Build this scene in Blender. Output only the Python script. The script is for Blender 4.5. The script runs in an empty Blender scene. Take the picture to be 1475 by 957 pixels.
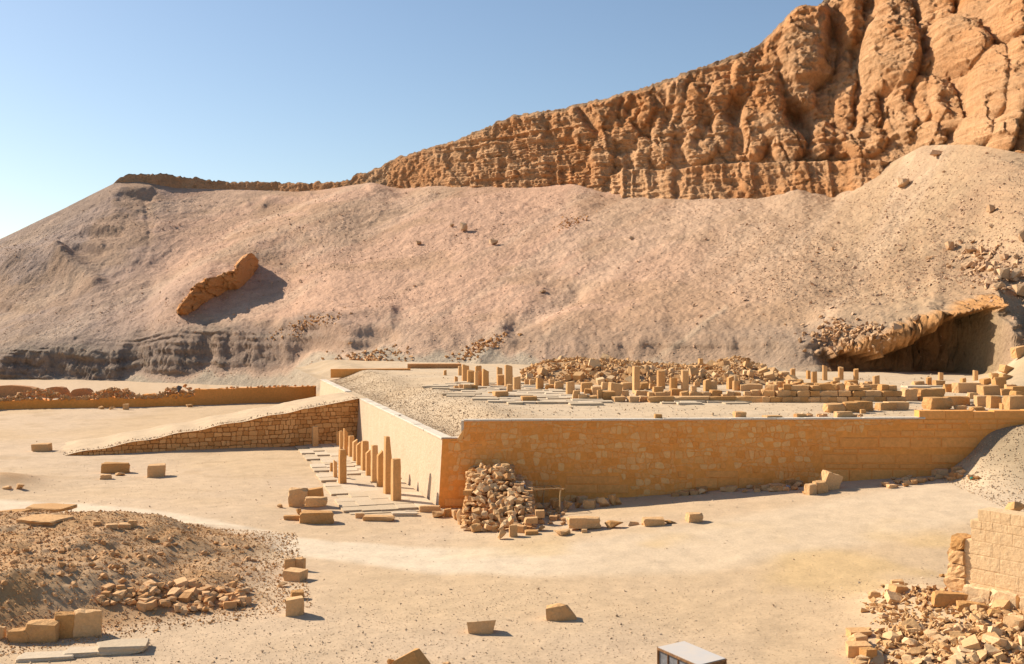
import bpy, bmesh, math, random
import numpy as np
from mathutils import Vector, Matrix
R = random.Random(7)
NR = np.random.RandomState(7)
sc = bpy.context.scene
COL = sc.collection
PI = math.pi

# ---------------------------------------------------------------- camera, sky, sun, exposure
F, CX, HY, H = 1500.0, 737.5, 466.0, 10.7          # focal length / centre / horizon in photo pixels, eye height
cam_d = bpy.data.cameras.new('camera')
cam = bpy.data.objects.new('camera', cam_d); COL.objects.link(cam)
cam.location = (0, 0, H); cam.rotation_euler = (PI/2, 0, 0)
cam_d.sensor_width = 36; cam_d.lens = 36*F/1475
cam_d.shift_y = -(478.5-HY)/1475
cam_d.clip_start = 0.5; cam_d.clip_end = 9000
sc.camera = cam

TO_SUN = Vector((-1.30, 0.72, 1.0)).normalized()
ELEV = math.asin(TO_SUN.z); AZ = math.atan2(TO_SUN.x, TO_SUN.y)
world = bpy.data.worlds.new('World'); sc.world = world; world.use_nodes = True
wn = world.node_tree.nodes; wl = world.node_tree.links
bg = wn['Background']; bg.inputs['Strength'].default_value = 0.076
sky = wn.new('ShaderNodeTexSky'); sky.sky_type = 'NISHITA'; sky.sun_disc = False
sky.sun_elevation = ELEV; sky.sun_rotation = AZ
sky.air_density = 1.0; sky.dust_density = 0.5; sky.ozone_density = 1.3
wl.new(sky.outputs['Color'], bg.inputs['Color'])
sun_d = bpy.data.lights.new('sun', 'SUN'); sun_d.energy = 4.6; sun_d.angle = math.radians(0.5)
sun_d.color = (1.0, 0.90, 0.76)
sun = bpy.data.objects.new('sun', sun_d); COL.objects.link(sun)
sun.rotation_euler = TO_SUN.to_track_quat('Z', 'Y').to_euler()
sun.location = (-60, 60, 90)
sc.view_settings.view_transform = 'Standard'; sc.view_settings.look = 'None'
sc.view_settings.gamma = 1.0; sc.view_settings.use_curve_mapping = False
sc.view_settings.exposure = 0.75
sc.render.engine = 'CYCLES'
sc.cycles.max_bounces = 6; sc.cycles.diffuse_bounces = 4

# ---------------------------------------------------------------- noise
def _h(ix, iy, iz, seed):
    n = (ix*73856093) ^ (iy*19349663) ^ (iz*83492791) ^ (seed*2654435761 & 0x7fffffff)
    n = (n ^ (n >> 13)) * 1274126177 & 0x7fffffff
    n = (n ^ (n >> 16)) * 1911520717 & 0x7fffffff
    return (n ^ (n >> 15)) & 0xffff
def vnoise(x, y, z=0.0, seed=1):
    x = np.asarray(x, float); y = np.asarray(y, float); z = np.zeros_like(x)+z
    fx, fy, fz = np.floor(x), np.floor(y), np.floor(z)
    ix, iy, iz = fx.astype(np.int64), fy.astype(np.int64), fz.astype(np.int64)
    u, v, w = x-fx, y-fy, z-fz
    u = u*u*u*(u*(u*6-15)+10); v = v*v*v*(v*(v*6-15)+10); w = w*w*w*(w*(w*6-15)+10)
    def c(a, b, d): return _h(ix+a, iy+b, iz+d, seed)/32767.5-1.0
    x00 = c(0,0,0)*(1-u)+c(1,0,0)*u; x10 = c(0,1,0)*(1-u)+c(1,1,0)*u
    x01 = c(0,0,1)*(1-u)+c(1,0,1)*u; x11 = c(0,1,1)*(1-u)+c(1,1,1)*u
    return (x00*(1-v)+x10*v)*(1-w)+(x01*(1-v)+x11*v)*w
def fbm(x, y, z=0.0, octs=4, seed=1, gain=0.5):
    t = 0; a = 1.0; s = 0
    for o in range(octs):
        k = 2.03**o
        t = t+a*vnoise(np.asarray(x)*k+o*17.3, np.asarray(y)*k-o*9.1, np.asarray(z)*k, seed+o); s += a; a *= gain
    return t/s
def ridged(x, y, z=0.0, octs=4, seed=1):
    t = 0; a = 1.0; s = 0
    for o in range(octs):
        k = 2.07**o
        t = t+a*(1-np.abs(vnoise(np.asarray(x)*k+o*5.3, np.asarray(y)*k+o*3.7, np.asarray(z)*k, seed+o))*1.8); s += a; a *= 0.5
    return t/s
def facets(x, y, seed=1, tilt=1.0):
    '''broken rock faces: each cell a plane with its own step and tilt'''
    x = np.asarray(x, float); y = np.asarray(y, float)
    ix, iy = np.floor(x).astype(np.int64), np.floor(y).astype(np.int64)
    f1 = np.full(x.shape, 9.0); out = np.zeros(x.shape)
    for a in (-1, 0, 1):
        for b in (-1, 0, 1):
            h = lambda k: _h(ix+a, iy+b, ix*0, seed+k)/65535.0
            px = ix+a+h(0); py = iy+b+h(7); d = np.hypot(px-x, py-y)
            m = d < f1
            out = np.where(m, h(13)+tilt*((x-px)*(h(17)-.5)*2+(y-py)*(h(19)-.5)*1.4), out); f1 = np.where(m, d, f1)
    return out
def worley(x, y, seed=1):
    x = np.asarray(x, float); y = np.asarray(y, float)
    ix, iy = np.floor(x).astype(np.int64), np.floor(y).astype(np.int64)
    f1 = np.full(x.shape, 9.0); f2 = np.full(x.shape, 9.0); cid = np.zeros(x.shape)
    for a in (-1, 0, 1):
        for b in (-1, 0, 1):
            px = ix+a+_h(ix+a, iy+b, ix*0, seed)/65535.0
            py = iy+b+_h(ix+a, iy+b, ix*0, seed+7)/65535.0
            d = np.hypot(px-x, py-y)
            nid = _h(ix+a, iy+b, ix*0, seed+13)/65535.0
            m = d < f1
            f2 = np.where(m, f1, np.minimum(f2, d)); cid = np.where(m, nid, cid); f1 = np.where(m, d, f1)
    return f1, f2, cid
def sm(x, a, b):
    t = np.clip((np.asarray(x, float)-a)/(b-a), 0, 1); return t*t*(3-2*t)
def bump(u): return np.exp(-np.asarray(u, float)**2)

# ---------------------------------------------------------------- materials (procedural)
def new_mat(name, rough=0.92):
    m = bpy.data.materials.new(name); m.use_nodes = True
    n = m.node_tree.nodes; b = n['Principled BSDF']
    b.inputs['Roughness'].default_value = rough
    b.inputs['Specular IOR Level'].default_value = 0.18
    return m, n, m.node_tree.links, b
def noise_node(n, l, vec, scale, detail=4, rough=0.6, dist=0.0):
    t = n.new('ShaderNodeTexNoise'); t.inputs['Scale'].default_value = scale
    t.inputs['Detail'].default_value = detail; t.inputs['Roughness'].default_value = rough
    t.inputs['Distortion'].default_value = dist
    l.new(vec, t.inputs['Vector']); return t.outputs['Fac']
def ramp(n, l, fac, stops):
    r = n.new('ShaderNodeValToRGB'); e = r.color_ramp.elements
    while len(e) < len(stops): e.new(0.5)
    for i, (p, c) in enumerate(stops):
        e[i].position = p; e[i].color = (c[0], c[1], c[2], 1) if isinstance(c, tuple) else (c, c, c, 1)
    l.new(fac, r.inputs['Fac']); return r.outputs['Color']
def mix(n, l, fac, a, b, mode='MIX'):
    x = n.new('ShaderNodeMix'); x.data_type = 'RGBA'; x.blend_type = mode
    for s, v in ((x.inputs['Factor'], fac), (x.inputs['A'], a), (x.inputs['B'], b)):
        if isinstance(v, (int, float)): s.default_value = v
        elif isinstance(v, tuple): s.default_value = (v[0], v[1], v[2], 1)
        else: l.new(v, s)
    return x.outputs['Result']
def math_node(n, l, op, a, b):
    x = n.new('ShaderNodeMath'); x.operation = op
    for s, v in ((x.inputs[0], a), (x.inputs[1], b)):
        if isinstance(v, (int, float)): s.default_value = v
        else: l.new(v, s)
    return x.outputs[0]
def bumps(n, l, b, layers):
    prev = None
    for h, strength, dist in layers:
        x = n.new('ShaderNodeBump'); x.inputs['Strength'].default_value = strength; x.inputs['Distance'].default_value = dist
        l.new(h, x.inputs['Height'])
        if prev is not None: l.new(prev, x.inputs['Normal'])
        prev = x.outputs['Normal']
    l.new(prev, b.inputs['Normal'])
def scaled_pos(n, l, pos, s):
    m = n.new('ShaderNodeMapping'); m.inputs['Scale'].default_value = s; l.new(pos, m.inputs['Vector']); return m.outputs['Vector']

def stone_mat(name, c1, c2, s=1.0, strength=0.6, rnd=0.6, dirt=(0.30, 0.19, 0.10), dirt_amt=0.35):
    m, n, l, b = new_mat(name)
    g = n.new('ShaderNodeNewGeometry'); pos = g.outputs['Position']
    oi = n.new('ShaderNodeObjectInfo')
    big = noise_node(n, l, pos, 0.9*s, 4)
    f = math_node(n, l, 'ADD', math_node(n, l, 'MULTIPLY', big, 1-rnd*0.5), math_node(n, l, 'MULTIPLY', oi.outputs['Random'], rnd*0.5))
    col = ramp(n, l, f, [(0.28, c1), (0.72, c2)])
    fine = noise_node(n, l, pos, 9*s, 6, 0.7)
    col = mix(n, l, 1.0, col, ramp(n, l, fine, [(0.25, 0.78), (0.7, 1.08)]), 'MULTIPLY')
    spots = noise_node(n, l, pos, 2.6*s, 5, 0.75, 0.6)
    col = mix(n, l, ramp(n, l, spots, [(0.55, 0.0), (0.78, dirt_amt)]), col, dirt)
    l.new(col, b.inputs['Base Color'])
    mid = noise_node(n, l, pos, 3.5*s, 5, 0.65)
    bumps(n, l, b, [(mid, strength*0.7, 0.14/s), (fine, strength*0.6, 0.05/s)])
    return m

def earth_mat(name, speck_scale, speck_amt, bump_amt, layer=False, coarse=None):
    """Colour from the painted-by-geology attribute Col, broken up with pebbly speckle."""
    m, n, l, b = new_mat(name, 0.97)
    b.inputs['Specular IOR Level'].default_value = 0.08
    g = n.new('ShaderNodeNewGeometry'); pos = g.outputs['Position']
    a = n.new('ShaderNodeAttribute'); a.attribute_name = 'Col'
    n1 = noise_node(n, l, pos, speck_scale, 6, 0.8)
    n2 = noise_node(n, l, pos, speck_scale*0.12, 5, 0.6)
    n3 = noise_node(n, l, pos, speck_scale*3.1, 3, 0.6)
    col = mix(n, l, 1.0, a.outputs['Color'], ramp(n, l, n2, [(0.3, 1-speck_amt*0.55), (0.7, 1+speck_amt*0.35)]), 'MULTIPLY')
    col = mix(n, l, 1.0, col, ramp(n, l, n1, [(0.3, 1-speck_amt), (0.52, 1.0), (0.75, 1+speck_amt*0.6)]), 'MULTIPLY')
    l.new(col, b.inputs['Base Color'])
    lay = [(n2, bump_amt*0.5, 1.6/speck_scale*2), (n1, bump_amt, 0.5/speck_scale*2)]
    if coarse:
        v = n.new('ShaderNodeTexVoronoi'); v.inputs['Scale'].default_value = coarse; v.feature = 'SMOOTH_F1'
        v.inputs['Smoothness'].default_value = 0.3
        l.new(pos, v.inputs['Vector']); lay.append((v.outputs['Distance'], bump_amt*0.55, 0.4/coarse))
    lay.append((n3, bump_amt*0.5, 0.15/speck_scale*2))
    if layer:
        st = noise_node(n, l, scaled_pos(n, l, pos, (0.05, 0.05, 1.1)), 1.6, 5, 0.7)
        lay.append((st, bump_amt*0.6, 0.8))
    bumps(n, l, b, lay)
    return m

M = {}
M['sand'] = earth_mat('sand', 9.0, 0.20, 0.22)
M['scree'] = earth_mat('scree', 2.6, 0.30, 0.6, coarse=1.7)
M['cliff'] = earth_mat('cliff_rock', 1.1, 0.30, 0.8, layer=True)
M['wall'] = stone_mat('mortared_wall', (0.84, 0.325, 0.068), (0.88, 0.375, 0.09), 0.35, 0.25, 0.1, (0.60, 0.21, 0.05), 0.4)
M['wall_stone'] = stone_mat('wall_stone', (0.83, 0.325, 0.07), (0.89, 0.47, 0.17), 0.8, 0.30, 1.4, (0.60, 0.23, 0.06), 0.3)
M['ashlar'] = stone_mat('ashlar', (0.82, 0.34, 0.085), (0.87, 0.395, 0.115), 0.5, 0.22, 0.7, (0.58, 0.22, 0.06), 0.3)
M['plaster'] = stone_mat('lit_plaster', (0.555, 0.395, 0.255), (0.615, 0.455, 0.305), 0.9, 0.6, 0.1, (0.56, 0.37, 0.20), 0.5)
M['coping'] = stone_mat('pale_coping', (0.62, 0.52, 0.40), (0.70, 0.60, 0.47), 1.0, 0.3, 0.8, (0.42, 0.33, 0.22), 0.25)
M['ramp_joint'] = stone_mat('ramp_joint', (0.34, 0.15, 0.045), (0.42, 0.19, 0.06), 1.0, 0.5, 0.1)
M['ramp_stone'] = stone_mat('ramp_stone', (0.64, 0.29, 0.09), (0.82, 0.43, 0.16), 1.2, 0.6, 1.4, (0.46, 0.20, 0.06), 0.3)
M['stone'] = stone_mat('sandstone', (0.55, 0.285, 0.10), (0.69, 0.415, 0.195), 1.2, 0.7, 1.3, (0.40, 0.18, 0.06), 0.5)
M['pillar'] = stone_mat('pillar_stone', (0.58, 0.30, 0.105), (0.68, 0.395, 0.175), 1.2, 0.5, 1.1, (0.42, 0.19, 0.06), 0.5)
M['rubble'] = stone_mat('rubble_stone', (0.54, 0.275, 0.105), (0.72, 0.43, 0.21), 1.0, 0.5, 1.2, (0.38, 0.18, 0.07), 0.4)
M['pebble'] = stone_mat('pebble_stone', (0.46, 0.31, 0.175), (0.72, 0.56, 0.39), 2.2, 0.3, 0.2, (0.27, 0.17, 0.09), 0.3)
M['scree_stone'] = stone_mat('scree_stone', (0.52, 0.32, 0.195), (0.62, 0.41, 0.265), 0.5, 0.3, 0.5, (0.30, 0.17, 0.09), 0.4)
M['paving'] = stone_mat('paving_stone', (0.54, 0.41, 0.265), (0.62, 0.485, 0.335), 1.3, 0.3, 1.2, (0.45, 0.32, 0.18), 0.35)
M['gravel_stone'] = stone_mat('gravel_stone', (0.42, 0.285, 0.165), (0.62, 0.45, 0.29), 2.2, 0.3, 0.2)
M['pale_rubble'] = stone_mat('pale_rubble', (0.58, 0.335, 0.145), (0.74, 0.49, 0.26), 1.2, 0.5, 1.4, (0.40, 0.25, 0.13), 0.4)
M['mound_rubble'] = stone_mat('mound_rubble', (0.48, 0.25, 0.095), (0.66, 0.40, 0.19), 2.0, 0.3, 0.4, (0.32, 0.18, 0.08), 0.3)
M['wall_pale'] = stone_mat('wall_pale_stone', (0.84, 0.40, 0.12), (0.89, 0.49, 0.18), 0.8, 0.30, 1.4, (0.66, 0.28, 0.08), 0.3)
M['mudbrick'] = stone_mat('mudbrick', (0.48, 0.22, 0.09), (0.56, 0.29, 0.13), 0.5, 0.8, 0.3, (0.32, 0.15, 0.06), 0.4)
M['orange_rock'] = stone_mat('orange_rock', (0.54, 0.23, 0.075), (0.60, 0.30, 0.12), 0.5, 0.9, 0.3, (0.38, 0.16, 0.05), 0.4)

# ---------------------------------------------------------------- mesh helpers
def mesh_obj(name, V, Fc, mat, parent=None, smooth=False, loc=None, col=None):
    me = bpy.data.meshes.new(name)
    me.from_pydata([tuple(v) for v in V], [], Fc)
    if smooth: me.polygons.foreach_set('use_smooth', [True]*len(me.polygons))
    me.update()
    if mat: me.materials.append(mat)
    return link(name, me, parent, loc)
def link(name, me, parent=None, loc=None):
    o = bpy.data.objects.new(name, me); COL.objects.link(o)
    if loc is not None: o.location = loc
    if parent is not None: o.parent = parent
    return o
def np_mesh(name, V, Q, mat, parent=None, smooth=True, col=None):
    """V (n,3), Q (m,k) faces of one size; fast build."""
    me = bpy.data.meshes.new(name); V = np.asarray(V, np.float32); Q = np.asarray(Q, np.int32)
    k = Q.shape[1]
    me.vertices.add(len(V)); me.vertices.foreach_set('co', V.ravel())
    me.loops.add(Q.size); me.loops.foreach_set('vertex_index', Q.ravel())
    me.polygons.add(len(Q)); me.polygons.foreach_set('loop_start', np.arange(0, Q.size, k, dtype=np.int32))
    me.polygons.foreach_set('use_smooth', np.full(len(Q), smooth))
    me.update(calc_edges=True)
    if col is not None:
        at = me.color_attributes.new('Col', 'FLOAT_COLOR', 'POINT')
        c4 = np.ones((len(V), 4), np.float32); c4[:, :3] = col
        at.data.foreach_set('color', c4.ravel())
    if mat: me.materials.append(mat)
    return link(name, me, parent)
def grid_quads(nr, nc):
    i = np.arange(nr*nc).reshape(nr, nc)
    return np.stack([i[:-1, :-1], i[:-1, 1:], i[1:, 1:], i[1:, :-1]], -1).reshape(-1, 4)
def struct(o): o['kind'] = 'structure'; return o
def stuff(o): o['kind'] = 'stuff'; return o
def tag(o, label, cat, group=None):
    o['label'] = label; o['category'] = cat
    if group: o['group'] = group
    return o
def empty(name, loc=(0, 0, 0), rz=0):
    o = bpy.data.objects.new(name, None); COL.objects.link(o); o.location = loc; o.rotation_euler = (0, 0, rz)
    o.empty_display_size = 0.5; return o
def hull(pts):
    bm = bmesh.new()
    for p in pts: bm.verts.new(p)
    r = bmesh.ops.convex_hull(bm, input=bm.verts)
    bmesh.ops.delete(bm, geom=[v for v in bm.verts if not v.link_faces], context='VERTS')
    bmesh.ops.recalc_face_normals(bm, faces=bm.faces)
    return bm
def bm_mesh(name, bm, mat=None):
    me = bpy.data.meshes.new(name); bm.to_mesh(me); bm.free()
    if mat: me.materials.append(mat)
    return me
def rock_pts(rng, n=15):
    P = []
    for _ in range(n):
        v = Vector((rng.gauss(0, 1), rng.gauss(0, 1), rng.gauss(0, 1))).normalized()
        k = rng.uniform(0.8, 1.0)
        c = max(abs(v.x), abs(v.y), abs(v.z))
        v = v*k*(0.65+0.35/c*0.8)
        P.append(v*0.55)
    return P
def block_pts(rng, chip=0.20):
    P = []
    for sx in (-.5, .5):
        for sy in (-.5, .5):
            for sz in (-.5, .5):
                d = [rng.uniform(0.015, 0.05) for _ in range(3)]
                if rng.random() < (0.4 if chip < .25 else .62): d = [rng.uniform(0.04, chip*1.8) for _ in range(3)]
                j = [rng.uniform(-.06, .06)*min(1, chip*5) for _ in range(3)]
                b = Vector((sx+j[0], sy+j[1], sz+j[2]))
                s = Vector((sx, sy, sz))*2
                P += [b-Vector((s.x*d[0], 0, 0)), b-Vector((0, s.y*d[1], 0)), b-Vector((0, 0, s.z*d[2]))]
    return P
def tri_arrays(bm):
    bmesh.ops.triangulate(bm, faces=bm.faces)
    bm.verts.ensure_lookup_table(); bm.verts.index_update()
    V = np.array([v.co[:] for v in bm.verts]); T = np.array([[v.index for v in f.verts] for f in bm.faces])
    bm.free(); return V, T
def rough_rock(rng, pts, cuts=2, amp=0.03):
    """a detailed rock: hull, subdivided, with broken-surface relief"""
    bm = hull(pts)
    bmesh.ops.triangulate(bm, faces=bm.faces)
    bmesh.ops.subdivide_edges(bm, edges=bm.edges, cuts=cuts, use_grid_fill=True)
    bm.normal_update()
    o = rng.uniform(0, 50)
    co = np.array([v.co[:] for v in bm.verts])
    d = fbm(co[:, 0]*4+o, co[:, 1]*4, co[:, 2]*4+o, 3, 5)*amp+ridged(co[:, 0]*2.2, co[:, 1]*2.2+o, co[:, 2]*2.2, 2, 9)*amp*0.5
    for v, k in zip(bm.verts, d): v.co += v.normal*float(k)
    return bm
ROCK_T = [tri_arrays(hull(rock_pts(random.Random(100+i), 7+i % 3))) for i in range(10)]
ROCKS = [bm_mesh('rock', hull(rock_pts(random.Random(200+i), 14+i % 6))) for i in range(16)]
ROUGH = [bm_mesh('rough_rock', rough_rock(random.Random(300+i), block_pts(random.Random(300+i), .5) if i % 4 == 1 else rock_pts(random.Random(300+i), 11+i % 3), 2, .035)) for i in range(12)]
BLOCKS = [bm_mesh('block', rough_rock(random.Random(400+i), block_pts(random.Random(400+i)), 2, .035)) for i in range(16)]
RBLOCKS = [bm_mesh('worn_block', rough_rock(random.Random(500+i), block_pts(random.Random(500+i), 0.30), 3, 0.06)) for i in range(10)]
_cache = {}
def with_mat(me, mat):
    k = (me.name, mat.name)
    if k not in _cache:
        c = me.copy(); c.materials.clear(); c.materials.append(mat); _cache[k] = c
    return _cache[k]
def rot_matrices(n, rs, flat=1.0):
    q = rs.normal(size=(n, 4)); q[:, 1:3] *= flat; q /= np.linalg.norm(q, axis=1)[:, None]
    w, x, y, z = q.T
    return np.stack([1-2*(y*y+z*z), 2*(x*y-z*w), 2*(x*z+y*w), 2*(x*y+z*w), 1-2*(x*x+z*z), 2*(y*z-x*w),
                     2*(x*z-y*w), 2*(y*z+x*w), 1-2*(x*x+y*y)], -1).reshape(n, 3, 3)
def scatter(name, P, S, mat, rs, squash=(1, 1, .7), parent=None, sink=0.2):
    """many small stones joined in one mesh"""
    P = np.asarray(P, float); S = np.asarray(S, float); Vs = []; Ts = []; off = 0
    which = rs.randint(0, len(ROCK_T), len(P))
    for k, (V, T) in enumerate(ROCK_T):
        m = which == k; n = int(m.sum())
        if not n: continue
        Rm = rot_matrices(n, rs, 0.35)
        sq = np.asarray(squash)*rs.uniform(0.7, 1.3, (n, 3))
        v = np.einsum('nij,nvj->nvi', Rm, V[None]*sq[:, None, :])*S[m][:, None, None]
        v = v+P[m][:, None, :]; v[:, :, 2] += (0.5-sink)*S[m][:, None]*0.7
        t = T[None]+(off+np.arange(n)*len(V))[:, None, None]
        Vs.append(v.reshape(-1, 3)); Ts.append(t.reshape(-1, 3)); off += n*len(V)
    return np_mesh(name, np.concatenate(Vs), np.concatenate(Ts), mat, parent, smooth=False)

def PX(px, py, Y): return Vector(((px-CX)/F*Y, Y, H-(py-HY)/F*Y))
def ZX(px, py, z):                                   # the point of a level plane seen at a pixel
    Y = (H-z)*F/(py-HY); return Vector(((px-CX)/F*Y, Y, z))
# ---------------------------------------------------------------- the plaza, the terrace line, the ground
N0 = np.array([-4.1, 61.0]); NDIR = np.array([28.6, 1.6]); NDIR /= np.linalg.norm(NDIR)        # north wall
FDIR = np.array([-0.283, 0.959]); FDIR /= np.linalg.norm(FDIR)                                  # east facade
TZ, FZ = 5.0, 3.95
def wall_y(X): return N0[1]+(np.asarray(X)-N0[0])*NDIR[1]/NDIR[0]
def gz(X, Y):
    X = np.asarray(X, float); Y = np.asarray(Y, float)
    z = 0.055*np.clip(X+3, 0, 40)*sm(Y, 33, 58)*(1-sm(Y, 70, 90))
    wy = wall_y(X)
    # gravel bank leaning on the right end of the north wall
    w = fbm(X*.25, Y*.25, 0, 3, 31)
    z = z+2.8*sm(X, 25.2+w, 30.4+w)*sm(Y-wy+61+w*.6, 51.0-0.32*(X-30), 60.5)*(1-sm(Y, 70, 80))
    # rubble mound, left foreground
    toe = 37.9+(X+11)*0.62
    edge = 1-sm(X+0.25*(Y-44)+fbm(X*.4, Y*.4, 0, 2, 8)*1.2, -18.5, -9.0)
    back = 1-sm(Y, 50.5+0.05*(X+14), 56.0)
    m = sm(Y, toe, toe+5.2)*back*edge
    z = z+m*(1.55+0.28*fbm(X*.5, Y*.5, 0, 4, 3)+0.15*bump((X+16)/4)*bump((Y-46)/4)+0.12*fbm(X*1.9, Y*1.9, 0, 3, 4))
    # gully on the mound
    z = z-0.55*m*bump((X+13.2+0.3*(Y-42))/0.9)*sm(Y, 38, 40)*(1-sm(Y, 44, 47))
    # low dark heap, far left
    z = z+0.75*bump((X+34.2)/2.4)*bump((Y-69.5)/3.0)
    # rubble heap, right foreground
    z = z+1.05*bump((X-16.5)/3.4)*bump((Y-35.5)/3.6)+0.5*bump((X-15.2)/1.6)*bump((Y-38.6)/1.4)
    # ground retained behind the low lit wall at the right edge
    bx = 18.7+(40.4-Y)*0.75
    z = z+2.1*sm(X-bx, 0.5, 1.1)*(1-sm(Y, 38.6, 40.8))*sm(Y, 22, 26)*sm(X, 17.5, 18.6)
    # unevenness
    z = z+0.16*fbm(X*.11, Y*.11, 0, 3, 21)+0.035*fbm(X*.7, Y*.7, 0, 4, 22)*(1+1.2*m)
    return z
class Table:
    '''heights sampled once on a fine grid, for placing things quickly'''
    def __init__(s, f, x0, x1, y0, y1, st):
        s.x0, s.y0, s.st = x0, y0, st
        X, Y = np.meshgrid(np.arange(x0, x1, st), np.arange(y0, y1, st)); s.z = f(X, Y)
    def __call__(s, X, Y):
        u = (X-s.x0)/s.st; v = (Y-s.y0)/s.st
        i = min(max(int(u), 0), s.z.shape[1]-2); j = min(max(int(v), 0), s.z.shape[0]-2); u = min(max(u-i, 0), 1); v = min(max(v-j, 0), 1); z = s.z
        return float((z[j, i]*(1-u)+z[j, i+1]*u)*(1-v)+(z[j+1, i]*(1-u)+z[j+1, i+1]*u)*v)
gz1 = Table(gz, -75, 60, 24, 150, .2)
def G(px, py):
    Y = H*F/(py-HY)
    for _ in range(30):
        z = gz1((px-CX)/F*Y, Y); Y = 0.5*Y+0.5*(H-z)*F/(py-HY)
    X = (px-CX)/F*Y; return Vector((X, Y, gz1(X, Y)))

def track_mask(X, Y):
    """the trodden pale track: pixels of its centre line give the plan of the path"""
    pts = [(-420, 712, 9), (0, 727, 3.6), (150, 736, 3.4), (300, 757, 3.4), (420, 782, 3.6), (560, 800, 4.2), (760, 815, 5.5), (1000, 800, 7.5), (1200, 775, 8.5), (1500, 745, 9)]
    xs, ys, ws = [], [], []
    for a, b, w in pts:
        Yp = H*F/(b-HY); xs.append((a-CX)/F*Yp); ys.append(Yp); ws.append(w*.5)
    o = np.argsort(xs); xs = np.array(xs)[o]; ys = np.array(ys)[o]; ws = np.array(ws)[o]
    c = np.interp(X, xs, ys); w = np.interp(X, xs, ws)
    d = (Y-c)+.8*fbm(X*.18, Y*.18, 0, 3, 77)
    return 1-sm(np.abs(d), w*.7, w*1.25)
def ground_col(X, Y):
    base = np.array([0.56, 0.395, 0.235]); trk = np.array([0.675, 0.535, 0.375]); brown = np.array([0.43, 0.225, 0.085])
    yel = np.array([0.60, 0.40, 0.175]); pink = np.array([0.57, 0.415, 0.27])
    n = sm(fbm(X*.06, Y*.06, 0, 4, 51), -.3, .4)[..., None]
    c = base*(1-n)+pink*n
    t = (track_mask(X, Y)*(1-.55*sm(X, -4, 6)))[..., None]*0.97; c = c*(1-t)+trk*t
    y = 0.55*sm(fbm(X*.16+9, Y*.16, 0, 3, 91), .12, .5)*bump((Y-45)/9)*sm(X, -6, 3)
    c = c*(1-y[..., None])+yel*y[..., None]
    toe = 37.9+(X+11)*0.62
    edge = 1-sm(X+0.25*(Y-44)+fbm(X*.4, Y*.4, 0, 2, 8)*1.2, -12.6, -9.3)
    m = sm(Y, toe-.4, toe+1.2)*(1-sm(Y, 51, 55))*edge*0.85
    m = np.maximum(m, bump((X+34.2)/2.2)*bump((Y-69.5)/2.6)*0.8)
    m = m*(0.75+0.4*fbm(X*.8, Y*.8, 0, 3, 13)); m = np.clip(m, 0, 1)[..., None]
    c = c*(1-m)+brown*m
    g = sm(X, 25.5, 29)*sm(Y, 52, 58)*(1-sm(Y, 75, 90))*0.85
    c = c*(1-g[..., None])+np.array([.27, .20, .12])*g[..., None]
    s = 0.35*sm(fbm(X*.35, Y*.5, 0, 4, 66), .22, .5)*sm(Y, 58, 75)
    c = c*(1-s[..., None])+np.array([.40, .27, .15])*s[..., None]
    return c
ths = np.concatenate([np.linspace(-1.6, -.56, 46)[:-1], np.linspace(-.56, .56, 560), np.linspace(.56, 1.6, 46)[1:]])
iv = np.concatenate([np.linspace(1/9., 1/28., 30)[:-1], np.linspace(1/28., 1/150., 430), 1/np.array([175., 220, 300, 500, 1200, 4000])])
TH, IV = np.meshgrid(ths, iv); GY = 1/IV; GX = TH*GY
Gz = gz(GX, GY)
struct(np_mesh('ground', np.stack([GX, GY, Gz], -1).reshape(-1, 3), grid_quads(*GX.shape), M['sand'], col=ground_col(GX, GY).reshape(-1, 3)))
# ---------------------------------------------------------------- the mountain: scree slope and cliff
def cv(pts, px, wig=0):
    p = np.array(pts, float); return np.interp(px, p[:, 0], p[:, 1])
L0 = [(-600, 560), (0, 561), (200, 560), (420, 556), (480, 541), (600, 536), (900, 536), (1150, 538), (1300, 542), (1475, 545), (2200, 560)]
L2 = [(-600, 470), (-300, 446), (-60, 375), (0, 349), (60, 321), (165, 270), (200, 268), (250, 275), (400, 279), (520, 286), (560, 281), (620, 271), (700, 273), (760, 273), (830, 269),
      (870, 279), (930, 281), (1010, 283), (1100, 281), (1150, 267), (1200, 281), (1260, 256), (1290, 236), (1330, 216), (1400, 215), (1475, 228), (1700, 240), (2200, 250)]
L3 = [(-600, 468), (-300, 444), (-60, 373), (0, 346), (60, 318), (162, 266), (172, 256), (185, 252), (205, 250), (250, 253), (330, 262), (440, 263), (505, 260), (512, 252), (520, 250), (545, 242), (570, 228), (600, 218), (650, 205), (700, 184), (740, 166),
      (800, 158), (870, 142), (930, 125), (1000, 100), (1080, 72), (1105, 56), (1125, 34), (1140, 16), (1155, 9), (1178, 10), (1186, 2), (1200, -10), (1250, -40), (1350, -80), (1475, -120), (2200, -200)]
YB = [(-600, 240), (0, 196), (200, 188), (400, 174), (480, 158), (600, 150), (800, 141), (1000, 131), (1150, 122), (1300, 118), (1420, 114), (1475, 102), (1700, 98), (2200, 96)]
YT = [(-600, 320), (-200, 280), (0, 272), (165, 290), (300, 296), (400, 292), (560, 276), (700, 254), (1000, 215), (1200, 196), (1330, 180), (1475, 152), (1700, 142), (2200, 136)]
cols = np.concatenate([np.linspace(-600, -60, 60)[:-1], np.linspace(-60, 1600, 1080), np.linspace(1600, 2200, 60)[1:]])
def smooth1(a, k):
    w = np.hanning(2*k+1); w /= w.sum(); return np.convolve(np.pad(a, k, 'edge'), w, 'valid')
yb = smooth1(cv(YB, cols), 40); yt = smooth1(cv(YT, cols), 40)
l0 = smooth1(cv(L0, cols), 12); l2 = smooth1(cv(L2, cols), 5); l3 = cv(L3, cols)
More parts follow.
